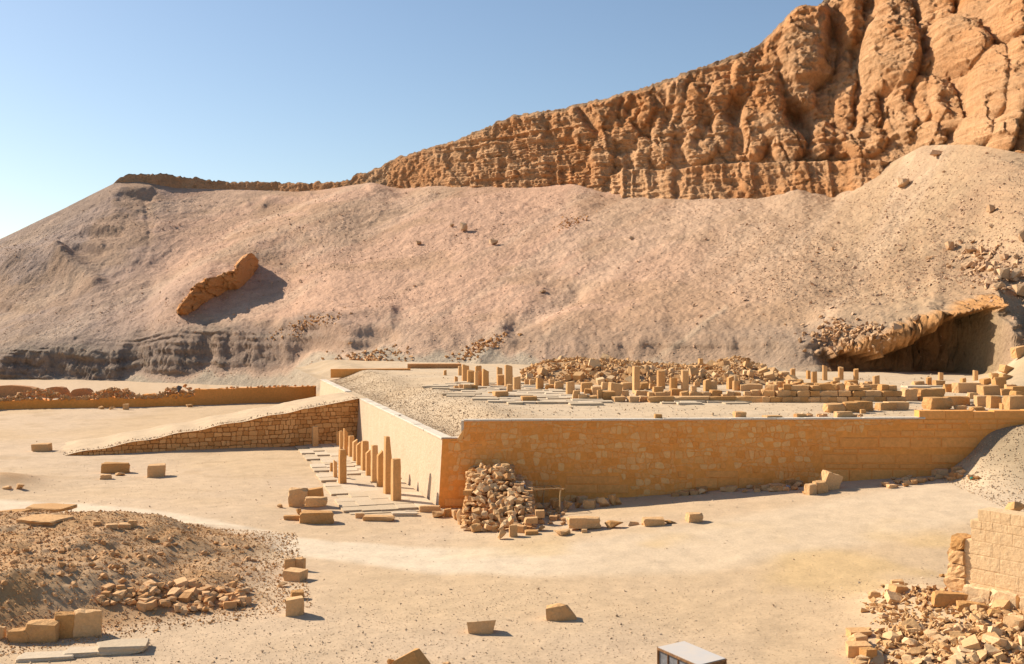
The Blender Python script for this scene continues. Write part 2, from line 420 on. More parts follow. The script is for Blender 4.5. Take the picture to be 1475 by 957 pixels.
l3 = l3+sm(cols, 160, 200)*(1.6*vnoise(cols*.12, cols*0, 0, 3)+1.3*vnoise(cols*.35, cols*0, 0, 4))
zb = H-(l0-HY)/F*yb; zt = H-(l2-HY)/F*yt
NT = 290
t = np.linspace(-0.06, 1.03, NT)[:, None]
zt_s = smooth1(zt, 70); zt2 = zt_s+(zt-zt_s)*sm(t, .72, 1.0)
PXg = cols[None, :]+0*t
Yd = yb+(yt-yb)*t
# profile: a scarp of layered shale near the foot, then even scree
scA = np.interp(cols, [-600, 0, 380, 450, 520, 700, 800, 1000, 1150, 1200, 1250, 1320, 1345, 1400, 1440, 1475, 1700], [.08, .085, .075, .055, .03, .015, .025, .045, .05, .065, .095, .13, .16, .20, .20, .06, .03])
t0 = np.interp(cols, [-600, 0, 120, 260, 400, 460, 800, 1100, 1250, 1475], [.03, .03, .05, .035, .05, .10, .05, .03, .025, .03])
t0 = t0+0.02*vnoise(cols*.02, cols*0, 0, 71)+0.01*vnoise(cols*.06, cols*0, 0, 72)
wd = np.interp(cols, [-600, 1150, 1260, 1420, 1500, 2200], [.05, .05, .03, .03, .06, .06])
S = scA*(sm(t, t0, t0+wd))*(1-sm(t, t0+wd, t0+wd+.45))
g = np.clip(t, -1, 2)+S
Zd = zb+(zt2-zb)*g
Xd = (PXg-CX)/F*Yd
PYg = HY-(Zd-H)/Yd*F
# relief of the scree: spurs, gullies running down slope, hummocks
s_ = Xd; r_ = (Yd-yb)
rel = 1.3*fbm(s_*.035, r_*.03, 0, 4, 41)+0.35*fbm(s_*.12, r_*.05, 0, 4, 42)
rel += 0.22*fbm(s_*.5, r_*.4, 0, 4, 43)+.11*fbm(s_*1.9, r_*1.3, 0, 2, 53)
rel += .16*(ridged((s_-r_*.35)*.11+.5*fbm(s_*.04, r_*.04, 0, 2, 74), r_*.012, 0, 3, 55)-.5)
rel = rel*sm(t, -.02, .08)*(1-sm(t, .93, 1.02)*.8)
rel -= .35*sm(ridged((s_+r_*.55)*.03, (r_-s_*.3)*.006, 0, 2, 44), .82, 1.0)*sm(t, .2, .35)*(1-sm(t, .85, .98))
def seg(px, py, x0, y0, x1, y1, w):
    dx, dy = x1-x0, y1-y0; L = math.hypot(dx, dy)
    u = np.clip(((px-x0)*dx+(py-y0)*dy)/(L*L), 0, 1)
    d = ((px-x0)*dy-(py-y0)*dx)/L
    e = bump((np.hypot(px-x0-u*dx, py-y0-u*dy))/w)
    return d, u, e
d1, u1, e1 = seg(PXg, PYg, 530, 285, 255, 432, 34); rel += 3.4*e1
d1, u1, e1 = seg(PXg, PYg, 235, 395, 150, 520, 40); rel -= 1.5*e1
d1, u1, e1 = seg(PXg, PYg, -80, 385, 85, 372, 22); rel += 3.2*e1*np.where(PYg > 360, 1, .4)
d1, u1, e1 = seg(PXg, PYg, 85, 372, 135, 402, 14); rel += 1.6*e1
d1, u1, e1 = seg(PXg, PYg, 1210, 470, 1330, 455, 26); rel += 1.4*e1
d1, u1, e1 = seg(PXg, PYg, 945, 515, 1045, 448, 3.5); rel += .1*e1; pth = e1*.6
d1, u1, e1 = seg(PXg, PYg, 690, 520, 730, 465, 12); rel += .6*e1
d1, u1, e1 = seg(PXg, PYg, 740, 470, 830, 420, 14); rel -= 1.0*e1
d1, u1, e1 = seg(PXg, PYg, 410, 470, 560, 445, 10); rel += 1.1*e1
for x0, y0, x1, y1, w, a in ((95, 354, 145, 357, 5, 1.6), (120, 332, 172, 331, 5, 1.8), (175, 279, 215, 278, 6, 1.4), (385, 291, 445, 290, 5, 1.2), (535, 293, 560, 291, 5, 1.1), (470, 480, 560, 474, 8, 1.6), (440, 494, 540, 492, 6, 1.3), (0, 436, 50, 440, 4, 1.0)):
    d1, u1, e1 = seg(PXg, PYg, x0, y0, x1, y1, w)
    a *= .45; rel += a*1.0*seg(PXg, PYg, x0, y0-w*.8, x1, y1-w*.8, w)[2]-a*seg(PXg, PYg, x0, y0+w*.9, x1, y1+w*.9, w)[2]
# shale ledges on the scarp
sh = sm(t, t0-.01, t0+.015)*(1-sm(t, t0+wd*1.2, t0+wd*1.2+.07))*np.clip(scA/.1, 0, 1)
sh = np.clip(sh*(1+.8*fbm(s_*.06, r_*.09, 0, 3, 46)), 0, 1)
lay = fbm(s_*.05, Zd*1.1, 0, 4, 45)
rk = ridged(s_*.12+Zd*.25, Zd*.5, 0, 4, 47)
dY = -sh*(1.1*lay+.40*rk+.45*fbm(s_*.6, Zd*1.4, 0, 4, 48)+.4*facets(s_*.35, Zd*.9, 50, .8)+.45*vnoise(s_*.03, Zd*2.4, 0, 54))
# the overhang hollow at the right
lipy = np.interp(PXg, [1150, 1180, 1260, 1300, 1328, 1345, 1362, 1400, 1408, 1445, 1470], [514, 514, 508, 496, 482, 464, 452, 440, 432, 434, 440])+5*np.round(1.6*vnoise(PXg*.08, PXg*0, 0, 57))/1.6+2*vnoise(PXg*.3, PXg*0, 0, 58)
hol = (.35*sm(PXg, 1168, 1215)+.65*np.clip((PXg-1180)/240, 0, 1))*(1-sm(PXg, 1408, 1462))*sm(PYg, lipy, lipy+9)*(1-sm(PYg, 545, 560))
dY = dY+6.5*hol+hol*(2.0*fbm(s_*.3, Zd*.8, 0, 3, 49)-1.5*facets(s_*.35, Zd*.6, 51, .9)-1.1*ridged(s_*.08, Zd*.9, 0, 3, 52)+1.3)
lth = np.interp(PXg, [1180, 1230, 1270, 1325, 1345, 1375, 1405, 1440], [5, 13, 25, 20, 9, 18, 20, 12])+3*vnoise(PXg*.12, PXg*0, 0, 60)
lip = sm(PYg, lipy-lth-2, lipy-lth+2)*(1-sm(PYg, lipy+1, lipy+5))*sm(PXg, 1160, 1210)*(1-sm(PXg, 1430, 1450))
dY = dY-1.6*lip-1.7*lip*facets(s_*.4, Zd*.6, 56, 1.2)
nz = rel
V = np.stack([Xd-0.0*nz, Yd+dY-0.42*nz, Zd+0.9*nz], -1)
# colours by geology
tan = np.array([.57, .35, .23]); tanR = np.array([.475, .32, .19]); grey = np.array([.345, .26, .21]); shale = np.array([.255, .185, .14]); pale = np.array([.43, .345, .245]); red = np.array([.42, .26, .15])
rt = sm(PXg, 800, 1350)[..., None]; c = tan*(1-rt)+tanR*rt
gl = (sm(320-PXg+60*fbm(s_*.03, r_*.03, 0, 3, 61), 0, 240)*.85)[..., None]; c = c*(1-gl)+grey*gl
gl = (sm(PYg+18*fbm(s_*.05, r_*.08, 0, 4, 62), 440, 500)*.38)[..., None]; c = c*(1-gl)+np.array([.37, .28, .19])*gl
rp = (sm(fbm(s_*.05+4, r_*.07, 0, 4, 63), .12, .4)*.5)[..., None]; c = c*(1-rp)+red*rp
sk = (sm(fbm((s_-r_*.6)*.12, (r_+s_*.3)*.012, 0, 4, 65), .02, .35)*.30)[..., None]; c = c*(1-sk)+np.array([.64, .46, .31])*sk
sk = (sm(fbm((s_-r_*.75)*.16+7, (r_+s_*.3)*.014, 0, 4, 68), .08, .4)*.30)[..., None]; c = c*(1-sk)+np.array([.40, .26, .16])*sk
bandy = np.interp(PXg, [-600, 0, 110, 150, 250, 330, 400, 435], [488, 494, 504, 498, 514, 520, 534, 552])+5*vnoise(PXg*.05, PXg*0, 0, 59)
bnd = sm(PYg, bandy, bandy+16)*(PXg < 470)*sm(t, t0-.015, t0+.005)*np.clip(.72+.6*lay, 0, 1)*(1-sm(PXg, 400, 450))
st = (np.maximum(sh*.93, bnd*.9)*(1-.75*sm(PXg, 1160, 1230)))[..., None]; c = c*(1-st)+shale*st
lt = (sh*sm(lay, .15, .5)*.4)[..., None]; c = c*(1-lt)+np.array([.30, .235, .165])*lt
toe = (1-sm(t, t0-.03, t0+.0+.01*lay))[..., None]*sm(t, -.1, -.02)[..., None]; c = c*(1-toe*.9)+pale*toe*.9
pw = (pth*.7)[..., None]; c = c*(1-pw)+np.array([.56, .42, .28])*pw
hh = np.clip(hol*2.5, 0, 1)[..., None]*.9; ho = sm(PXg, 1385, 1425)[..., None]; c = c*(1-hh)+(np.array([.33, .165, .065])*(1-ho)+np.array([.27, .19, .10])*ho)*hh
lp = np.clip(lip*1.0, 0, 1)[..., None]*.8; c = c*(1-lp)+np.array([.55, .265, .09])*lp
SCREE_V = V.reshape(-1, 3); SCREE_T = np.broadcast_to(t, PXg.shape).reshape(-1); SCREE_PX = PXg.reshape(-1)
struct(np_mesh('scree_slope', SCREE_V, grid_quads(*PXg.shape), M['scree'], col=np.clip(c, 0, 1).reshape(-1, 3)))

NC = 265
v = np.concatenate([np.linspace(0, 1, NC)])[:, None]
zc0 = zt-3.5; zc1 = np.maximum(H-(l3-HY)/F*(yt+4), zt+0.1)
hgt = zc1-zc0
lean = np.interp(cols, [-600, 500, 700, 1000, 1200, 2200], [.5, .45, .30, .36, .42, .45])
for _ in range(3):                                   # the ridge line must hold after the wall leans back
    ytop = yt+1.0+lean*hgt
    zc1 = np.maximum(H-(l3-HY)/F*ytop, zt+.1); hgt = zc1-zc0
Zc = zc0+hgt*v; Yc = yt+1.0+lean*hgt*v
PXc = cols[None, :]+0*v
Xc = (PXc-CX)/F*Yc; PYc = HY-(Zc-H)/Yc*F
BUL = [  # buttresses read from the photograph: centre, half-size (photo px at that distance), tilt
 (1165, 66, 36, 62, 10), (1120, 84, 16, 44, 6), (1157, 142, 21, 22, 0), (1220, 146, 13, 42, 8), (1280, 84, 40, 50, 18), (1300, 120, 13, 38, 14), (1262, 110, 12, 34, 16),
 (1222, 22, 24, 40, 4), (1290, 26, 24, 36, -8), (1376, 66, 44, 40, -25), (1350, 108, 13, 24, 0), (1418, 125, 26, 55, 8), (1461, 118, 24, 60, 6), (1355, 152, 24, 34, -12),
 (1300, 178, 14, 24, 4), (1280, 190, 11, 16, 0), (1243, 212, 30, 22, -20), (1112, 158, 24, 48, 4), (1071, 116, 20, 30, 14), (1098, 142, 14, 46, 4), (981, 138, 13, 34, 16),
 (1004, 150, 12, 30, 20), (1036, 140, 14, 28, 18), (1084, 188, 20, 40, 2), (868, 160, 19, 26, 4), (928, 153, 10, 32, -10), (908, 152, 13, 20, 16), (833, 180, 17, 30, -12),
 (765, 180, 14, 20, 0), (800, 178, 13, 18, 0), (862, 226, 16, 42, 8), (898, 188, 22, 16, 20), (956, 204, 17, 34, 6), (1038, 188, 11, 24, 14), (1020, 158, 9, 20, 24), (1010, 205, 16, 30, 10),
 (925, 225, 12, 30, 6), (1130, 212, 22, 26, 0), (1180, 205, 18, 30, 10), (1205, 215, 12, 22, 0), (1340, 195, 20, 16, 0), (1400, 190, 26, 22, 0), (1445, 195, 22, 26, 0), (1330, 60, 14, 40, 10), (1440, 30, 30, 30, 0),
 (1400, 10, 24, 30, 0), (1345, 20, 22, 24, 0), (1250, 170, 15, 36, 12), (1325, 150, 10, 30, 8)]
B = np.zeros_like(PYc)
wx = 13*fbm(Xc*.11, Zc*.11, 0, 3, 81); wyv = 11*fbm(Xc*.11+31, Zc*.11, 0, 3, 82)
for cx, cy, rx, ry, a in BUL:
    a = math.radians(a); dx = PXc+wx-cx; dy = PYc+wyv-cy
    u = (dx*math.cos(a)+dy*math.sin(a))/(rx*1.12); w = (-dx*math.sin(a)+dy*math.cos(a))/(ry*1.12)
    r2 = np.abs(u)**2.2+np.abs(w)**2.6
    h = 0.135*min(rx, ry)*(1.0+0.1*(max(rx, ry)/min(rx, ry)-1))*np.sqrt(np.clip((1-r2)*1.3, 0, 1))*(.45+.55*min(max((cx-800)/200, 0), 1))
    B = np.maximum(B, h)
wq = .6*fbm(Xc*.12, Zc*.12, 0, 3, 83)
for cx, cy, rx, ry, a, am in ((1199, 62, 13, 62, 14, 4.5), (1152, 172, 13, 26, -25, 3.5), (1368, 150, 17, 42, -6, 3.0), (1405, 36, 62, 20, 12, 4.0), (1233, 70, 8, 40, 12, 2.0), (1330, 70, 9, 40, 18, 2.5), (842, 172, 5, 26, -35, 2.0), (905, 160, 6, 22, 20, 2.0), (1062, 150, 8, 34, 20, 2.2), (1015, 190, 9, 30, 20, 1.8), (965, 170, 6, 26, 22, 1.6)):
    a = math.radians(a); dx = PXc+wx*.7-cx; dy = PYc+wyv*.7-cy
    B = B-am*bump(np.hypot((dx*math.cos(a)+dy*math.sin(a))/rx, (-dx*math.sin(a)+dy*math.cos(a))/ry))
str1 = ridged(Xc*.50+Zc*.30+.5*fbm(Xc*.2, Zc*.2, 0, 2, 66), Zc*.15-Xc*.10, 0, 3, 67)-.5
str2 = ridged(Xc*1.15+Zc*.75, Zc*.5-Xc*.3, 0, 3, 69)-.5
f1, f2, cid = worley(Xc*.15+Zc*.05+wq, Zc*.075-Xc*.03+wq, 84)
dome = np.sqrt(np.clip(1-(f1/.9)**2, 0, 1))*(0.4+cid)*sm(PXc, 780, 960)
fa = facets(Xc*.16+Zc*.03+wq, Zc*.08-Xc*.02+wq*.6, 61, .9)
fb = facets(Xc*.42+Zc*.10+wq, Zc*.24-Xc*.05, 62, .9)
fc = facets(Xc*1.05+Zc*.2+wq*2, Zc*.7-Xc*.1, 63, .8)
flute = ridged(Xc*.42+.4*fbm(Xc*.3, Zc*.2, 0, 2, 87), Zc*.05, 0, 3, 88)
size = np.clip(hgt/22., .06, 1.0)
D = 1.1*B*np.clip(hgt/14, .3, 1)+size*np.interp(PXc, [500, 900, 1100, 1300], [.45, .52, .55, .72])*(.35*dome+1.6*fa+1.1*fb+.6*fc+.9*str1+.55*str2+1.1*(ridged(Xc*.8+Zc*.35, Zc*.55, 0, 4, 70)-.5)*sm(PXc, 1050, 1250)+.7*facets(Xc*.8+Zc*.3, Zc*.45, 73, 1)*sm(PXc, 1100, 1300)+0.7*fbm(Xc*.3, Zc*.24, 0, 5, 89)+.7*(ridged(Xc*.16+Zc*.06, Zc*.09, 0, 4, 64)-.5)-.9)
crk = sm(ridged(Xc*.11+.25*fbm(Xc*.15, Zc*.1, 0, 3, 92), Zc*.028, 0, 2, 93), .90, .985)
D -= size*1.0*crk
D += size*.8*(ridged(Xc*.05+Zc*.12, Zc*.75, 0, 3, 90)-.5)*sm(PXc, 560, 700)           # bedding
# ledge band above the scree
led = np.interp(cols, [860, 900, 960, 1010, 1060, 1110, 1150, 1200, 1262, 1290], [262, 247, 250, 244, 240, 240, 238, 237, 236, 236])
lb = sm(PXc, 872, 905)*(1-sm(PXc, 1262, 1285))*sm(PYc, led-1.5, led+2)
D = D*(1-.45*lb)
D += lb*(3.4+1.1*flute)*(1)+size*.7*flute*(1-lb)*sm(PYc, 200, 250)
D += .35*fbm(Xc*1.3, Zc*1.0, 0, 3, 91)*np.clip(size*2, .3, 1)
D = D*sm(v, -.01, .03)*(1-.0*v)
topfade = 1-sm(v, .93, 1.0)*.85; D = D*topfade
D = np.where(PXc < 160, D*.05, D)
Vc = np.stack([Xc-.22*D, Yc-.95*D, Zc+.12*D], -1)
# plateau behind the edge
back = [(2, .2), (9, 1.2), (30, 2.5), (120, -6)]
rows = [Vc]
for dy, dz in back:
    rows.append(np.stack([(cols-CX)/F*(ytop+dy), ytop+dy, zc1+dz*np.clip(hgt/20, -1, 1)-(dy*.45)*(cols < 165)-.05*dy], -1)[None])
Vc = np.concatenate(rows, 0)
o1 = np.array([.66, .32, .135]); o2 = np.array([.69, .395, .20]); o3 = np.array([.60, .27, .10]); pk = np.array([.54, .36, .22])
n1 = sm(fbm(Xc*.08, Zc*.12, 0, 4, 94), -.35, .35)[..., None]; cc = o1*(1-n1)+o2*n1
n2 = (sm(fbm(Xc*.25, Zc*.1, 0, 4, 95), .1, .5)*.6)[..., None]; cc = cc*(1-n2)+o3*n2
ds = (sm(PYc, led-9, led-1)*(1-sm(PYc, led-1, led+3))*sm(PXc, 880, 910)*(1-sm(PXc, 1255, 1275))*.8)[..., None]; cc = cc*(1-ds)+pk*ds
lf = (sm(700-PXc, 0, 500)*.45)[..., None]; cc = cc*(1-lf)+np.array([.54, .31, .18])*lf
dsl = ((PXc < 160)*1.0)[..., None]; cc = cc*(1-dsl)+grey*dsl
tp = (sm(v, .955, .985)*.7)[..., None]*np.ones_like(n1); cc = cc*(1-tp)+np.array([.42, .29, .18])*tp
cc = np.concatenate([cc]+[np.broadcast_to(np.array([.42, .29, .18]), cc[:1].shape)]*len(back), 0)
struct(np_mesh('cliff', Vc.reshape(-1, 3), grid_quads(Vc.shape[0], Vc.shape[1]), M['cliff'], col=np.clip(cc, 0, 1).reshape(-1, 3)))

_sp = SCREE_V
_spx = CX+F*_sp[:, 0]/_sp[:, 1]; _spy = HY-(_sp[:, 2]-H)/_sp[:, 1]*F
def MS(px, py):
    """the nearest scree surface point seen at a pixel"""
    d = np.hypot(_spx-px, _spy-py); m = np.where(d < 2.5)[0]
    i = m[np.argmin(_sp[m, 1])] if len(m) else int(np.argmin(d))
    return Vector(_sp[i])
# far blue ridge seen past the left shoulder
x = np.linspace(-1500, -250, 60); rows = []
for k, (dy, f) in enumerate(((0, 0), (120, .45), (260, .85), (400, 1.0), (900, .2))):
    rows.append(np.stack([x, 1500+dy+40*vnoise(x*.01, x*0, k, 5), -5+f*(142+22*vnoise(x*.006, x*0, 0, 6)+9*vnoise(x*.02, x*0, k, 7)-.05*(x+740))], -1))
hv = np.stack(rows, 0)
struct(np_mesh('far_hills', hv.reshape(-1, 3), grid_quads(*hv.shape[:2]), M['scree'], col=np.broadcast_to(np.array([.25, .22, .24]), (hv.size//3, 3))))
# ---------------------------------------------------------------- masonry helper
def round_poly(poly, k, rng):
    """cut the corners of a polygon (list of (s,t))"""
    out = []; n = len(poly)
    for i in range(n):
        p, a, b = poly[i], poly[i-1], poly[(i+1) % n]
        ka, kb = k*rng.uniform(.5, 1.3), k*rng.uniform(.5, 1.3)
        out.append((p[0]+(a[0]-p[0])*ka, p[1]+(a[1]-p[1])*ka)); out.append((p[0]+(b[0]-p[0])*kb, p[1]+(b[1]-p[1])*kb))
    return out
def stone_geo(poly, at, proud, rng, depth=0.06, inset=0.86):
    """a stone face: base outline in the wall, bevelled proud front; at(s,t,d) -> point"""
    cx = sum(p[0] for p in poly)/len(poly); cy = sum(p[1] for p in poly)/len(poly); n = len(poly)
    tilt = (rng.uniform(-.25, .25), rng.uniform(-.25, .25))
    V = [at(s, t, -depth) for s, t in poly]+[at(s, t, proud*.55) for s, t in poly]
    for s, t in poly:
        ds, dt = (s-cx), (t-cy)
        V.append(at(cx+ds*inset, cy+dt*inset, proud*(1+tilt[0]*(1 if ds > 0 else -1)+tilt[1]*(1 if dt > 0 else -1))))
    Fc = []
    for i in range(n):
        j = (i+1) % n
        Fc.append((i, j, n+j, n+i)); Fc.append((n+i, n+j, 2*n+j, 2*n+i))
    Fc.append(tuple(range(2*n, 3*n)))
    return V, Fc, cx, cy
def area(poly):
    return abs(sum(poly[i][0]*poly[(i+1) % len(poly)][1]-poly[(i+1) % len(poly)][0]*poly[i][1] for i in range(len(poly))))/2
def lay_stones(name, rest, polys, at, mat, parent, rng, proud=(.02, .05), limit=300, flip=False, weight=None):
    """polys: outlines on the wall; the largest `limit` are objects, the rest one joined part"""
    o = sorted(polys, key=lambda p: -area(p)*(weight(p) if weight else 1))
    RV, RF = [], []
    for i, p in enumerate(o):
        V, Fc, cx, cy = stone_geo(p, at, rng.uniform(*proud), rng)
        if flip: Fc = [tuple(reversed(f)) for f in Fc]
        if i < limit:
            c = at(cx, cy, 0)
            mesh_obj(name, [Vector(v)-c for v in V], Fc, mat, parent, loc=c)
        else:
            b = len(RV); RV += V; RF += [tuple(b+k for k in f) for f in Fc]
    if RV: stuff(mesh_obj(rest, RV, RF, mat, parent))
def courses(rng, s0, s1, t0f, t1f, hts, wid, joint, jit, tmax):
    """wavy courses of irregular stones between the lines t0f(s) and t1f(s)"""
    out = []; t = -0.1; row = 0
    lines = [t]
    while t < tmax: t += rng.uniform(*hts); lines.append(t)
    def wave(i, s): return lines[i]+jit*.5*math.sin(s*1.3+i*2.1)+jit*.4*math.sin(s*3.1+i*4.7)
    for i in range(len(lines)-1):
        s = s0+rng.uniform(-wid[1], 0)
        tl = 0
        while s < s1:
            w = rng.uniform(*wid); a, b = max(s, s0)+joint/2, min(s+w, s1)-joint/2; tr = rng.uniform(-jit, jit)
            if b-a > wid[0]*.4:
                ja = lambda: rng.uniform(-jit, jit)*.35
                q = [(a+tl*.5, wave(i, a)+joint/2+ja()), (b+tr*.5, wave(i, b)+joint/2+ja()), (b-tr*.5, wave(i+1, b)-joint/2+ja()), (a-tl*.5, wave(i+1, a)-joint/2+ja())]
                q = [(x, min(max(y, t0f(x)+.01), t1f(x)-.02)) for x, y in q]
                if area(q) > wid[0]*hts[0]*.3: out.append(q)
            tl = tr; s += w
    return out

# ---------------------------------------------------------------- the great terrace
terrace = tag(empty('terrace', (float(N0[0]), float(N0[1]), 0)), 'long orange masonry terrace with a pale lit side wall and ruins standing on top', 'terrace')
def local(v): return (v[0]-float(N0[0]), v[1]-float(N0[1]), v[2])
NN = np.array([NDIR[1], -NDIR[0]])                    # outward normals
FN = np.array([-FDIR[1], FDIR[0]])
BAT = 0.07                                             # batter per metre
def nw(s, t, d=0.0):
    o = N0+NDIR*s+NN*(d+(TZ-t)*BAT); return Vector((o[0], o[1], t))
def fw(s, t, d=0.0):
    o = N0+FDIR*s+FN*(d+(FZ-t)*BAT); return Vector((o[0], o[1], t))
NL, FL = 62.0, 66.5
STEP = 1.28
def wall_grid(at, ss, tf, nt, name, mat, cornered=None):
    V = []
    for s in ss:
        for k in range(nt+1):
            t = -0.8+(tf(s)+.8)*k/nt
            V.append(at(s, t)); 
    n = nt+1; Q = [(i*n+k, (i+1)*n+k, (i+1)*n+k+1, i*n+k+1) for i in range(len(ss)-1) for k in range(nt)]
    return V, Q
def corner_at(t):                                     # where the two leaning faces meet
    A = np.array([[NDIR[0], -FDIR[0]], [NDIR[1], -FDIR[1]]])
    b = FN*(FZ-t)*BAT-NN*(TZ-t)*BAT
    a, c = np.linalg.solve(A, b); return float(a), float(c)
ntop = lambda s: FZ if s < STEP else TZ
V = []; Q = []; nt = 12
ss = [0.0, STEP*.5, STEP]+list(np.linspace(STEP, NL, 70))
for i, s in enumerate(ss):
    top = FZ if i < 3 else TZ
    for k in range(nt+1):
        tt = -0.8+(top+.8)*k/nt; V.append(nw(max(s, 0)+corner_at(tt)[0]*(i == 0), tt))
n = nt+1
Q = [(i*n+k, (i+1)*n+k, (i+1)*n+k+1, i*n+k+1) for i in range(len(ss)-1) if i != 2 for k in range(nt)]
north = mesh_obj('retaining_wall', [local(v) for v in V], Q, M['wall'], terrace)
# its stones: mortared rubble, then big dressed blocks to the right
rg = random.Random(11)
Sx = lambda px, py: None
def n_st(px, py):                                      # wall coordinates of a photo pixel on the north face
    # intersect the viewing ray with the leaning wall
    Y = 61.5
    for _ in range(12):
        X = (px-CX)/F*Y; z = H-(py-HY)/F*Y
        base = N0+NN*(TZ-z)*BAT
        Y = base[1]+(X-base[0])*NDIR[1]/NDIR[0]
    X = (px-CX)/F*Y; z = H-(py-HY)/F*Y
    s = (X-N0[0])*NDIR[0]+(Y-N0[1])*NDIR[1]; return s, z
def n_rect(x0, y0, x1, y1, j=.03):
    P = [n_st(x0, y1), n_st(x1, y1), n_st(x1, y0), n_st(x0, y0)]
    q = 0.03
    return [(P[0][0]+q, P[0][1]+q), (P[1][0]-q, P[1][1]+q), (P[2][0]-q, P[2][1]-q), (P[3][0]+q, P[3][1]-q)]
ASH = []
def Z4(x, y): return (1105+x/3.986, 480+y/3.986)
def ash(*rows):
    for (ya, yb_, xs) in rows:
        for a, b in zip(xs[:-1], xs[1:]):
            x0, y0 = Z4(a, ya); x1, y1 = Z4(b, yb_); ASH.append(n_rect(x0, y0, x1, y1))
ash((495, 518, [760, 895, 1020, 1140, 1150, 1320, 1475]), (520, 552, [862, 908, 975, 1060, 1118]), (520, 556, [1160, 1225, 1318, 1400]),
    (558, 594, [575, 650, 765, 840, 960, 1090, 1240]), (598, 660, [415, 640, 820, 1000, 1210]), (612, 645, [1015, 1150, 1230]), (648, 688, [640, 880, 1000, 1180]),
    (664, 690, [378, 440, 520, 640]), (695, 748, [312, 515, 735, 940, 1130]), (750, 780, [330, 545, 645, 760, 900, 1060]), (782, 855, [330, 470, 600, 720, 860, 960]),
    (855, 880, [330, 480, 640]))
def Z3(x, y): return (740+x/3.986, 480+y/3.986)
for ya, yb_, xs in ((820, 868, [300, 610]), (868, 920, [290, 480, 660]), (830, 895, [1040, 1170, 1290, 1440]), (790, 832, [1100, 1290]), (790, 832, [940, 990])):
    for a, b in zip(xs[:-1], xs[1:]):
        x0, y0 = Z3(a, ya); x1, y1 = Z3(b, yb_); ASH.append(n_rect(x0, y0, x1, y1))
ASH.append(n_rect(640, 718, 682, 730)); ASH.append(n_rect(684, 720, 720, 732)); ASH.append(n_rect(300+360, 700, 682, 716))
ASH = [[(a, max(b, -.2)) for a, b in p] for p in ASH if area(p) > .02]
boxes = [(min(a for a, b in p), max(a for a, b in p), min(b for a, b in p), max(b for a, b in p)) for p in ASH]
# settle overlaps between rectangles read by eye: later ones give way
keep = []
for i, b in enumerate(boxes):
    ok = True
    for j in keep:
        c = boxes[j]
        ox = min(b[1], c[1])-max(b[0], c[0]); oy = min(b[3], c[3])-max(b[2], c[2])
        if ox > .01 and oy > .01: ok = False
    if ok: keep.append(i)
ASH = [ASH[i] for i in keep]; boxes = [boxes[i] for i in keep]
def free(q):
    a0, a1 = min(a for a, b in q), max(a for a, b in q); b0, b1 = min(b for a, b in q), max(b for a, b in q)
    return not any(min(a1, c[1])-max(a0, c[0]) > -.03 and min(b1, c[3])-max(b0, c[2]) > -.03 for c in boxes)
gr = lambda s: gz1(*(N0+NDIR*s))-.15
raw = courses(rg, 0.35, 31, gr, lambda s: (FZ if s < STEP else TZ)-.08, (.22, .40), (.20, .60), .045, .14, 5.2)
rub = []; palest = []
for q in raw:
    cx = sum(a for a, b in q)/4; cy = sum(b for a, b in q)/4
    dens = .28+.75*float(sm(fbm(np.array([cx*.35]), np.array([cy*.6]), 0, 3, 33)[0]+.012*cx, -.2, .35))
    if free(q) and rg.random() < .93: (palest if rg.random() < dens*.34 else rub).append(round_poly(q, rg.uniform(.12, .26), rg))
lay_stones('stone', 'stone_fill', ASH, lambda s, t, d: Vector(local(nw(s, t, d))), M['ashlar'], north, rg, (.03, .06), 200)
lay_stones('stone', 'stone_fill', rub, lambda s, t, d: Vector(local(nw(s, t, d))), M['wall_stone'], north, rg, (.010, .030), 130)
lay_stones('stone', 'stone_fill', palest, lambda s, t, d: Vector(local(nw(s, t, d))), M['wall_pale'], north, rg, (.012, .030), 170-len(ASH))
# lit plastered east facade
V = []; ss = list(np.linspace(0, FL, 60))
for i, s in enumerate(ss):
    for k in range(nt+1):
        tt = -0.8+(FZ+.8)*k/nt; V.append(fw(s+corner_at(tt)[1]*(i == 0), tt))
Q = [(i*n+k, i*n+k+1, (i+1)*n+k+1, (i+1)*n+k) for i in range(len(ss)-1) for k in range(nt)]
mesh_obj('facade_wall', [local(v) for v in V], Q, M['plaster'], terrace)
# coping stones on both walls
def prism(at, s0, s1, prof):
    """prof: (d,t) outline; two ends capped"""
    m = len(prof); V = [at(s0, t, d) for d, t in prof]+[at(s1, t, d) for d, t in prof]
    Fc = [(i, (i+1) % m, m+(i+1) % m, m+i) for i in range(m)]+[tuple(reversed(range(m))), tuple(range(m, 2*m))]
    return V, Fc
def plain(o0, dirv, nrm): return lambda s, t, d: Vector((o0[0]+dirv[0]*s+nrm[0]*d, o0[1]+dirv[1]*s+nrm[1]*d, t))
ncop = mesh_obj('coping', *prism(lambda s, t, d: Vector(local(nw(s, TZ, d)))+Vector((0, 0, t-TZ)), STEP-.02, NL, [(-.5, TZ-.3), (.0, TZ-.3), (.0, TZ-.02), (-.5, TZ-.02)]), M['wall'], terrace)
def coping_run(at, s0, s1, top, w, length, rng, parent):
    s = s0
    while s < s1-.1:
        L = min(length*rng.uniform(.7, 1.3), s1-s); dz = rng.uniform(-.015, .015); o = rng.uniform(.0, .03)
        V, Fc = prism(at, s+.012, s+L-.012, [(-w, top-.05), (.02+o, top-.05), (.03+o, top+.03+dz), (.0+o, top+.055+dz), (-w, top+.06+dz)])
        bm = bmesh.new(); vs = [bm.verts.new(v) for v in V]
        for f in Fc: bm.faces.new([vs[i] for i in f])
        bmesh.ops.recalc_face_normals(bm, faces=bm.faces)
        link('coping_stone', bm_mesh('coping_stone', bm, M['coping']), parent)
        s += L
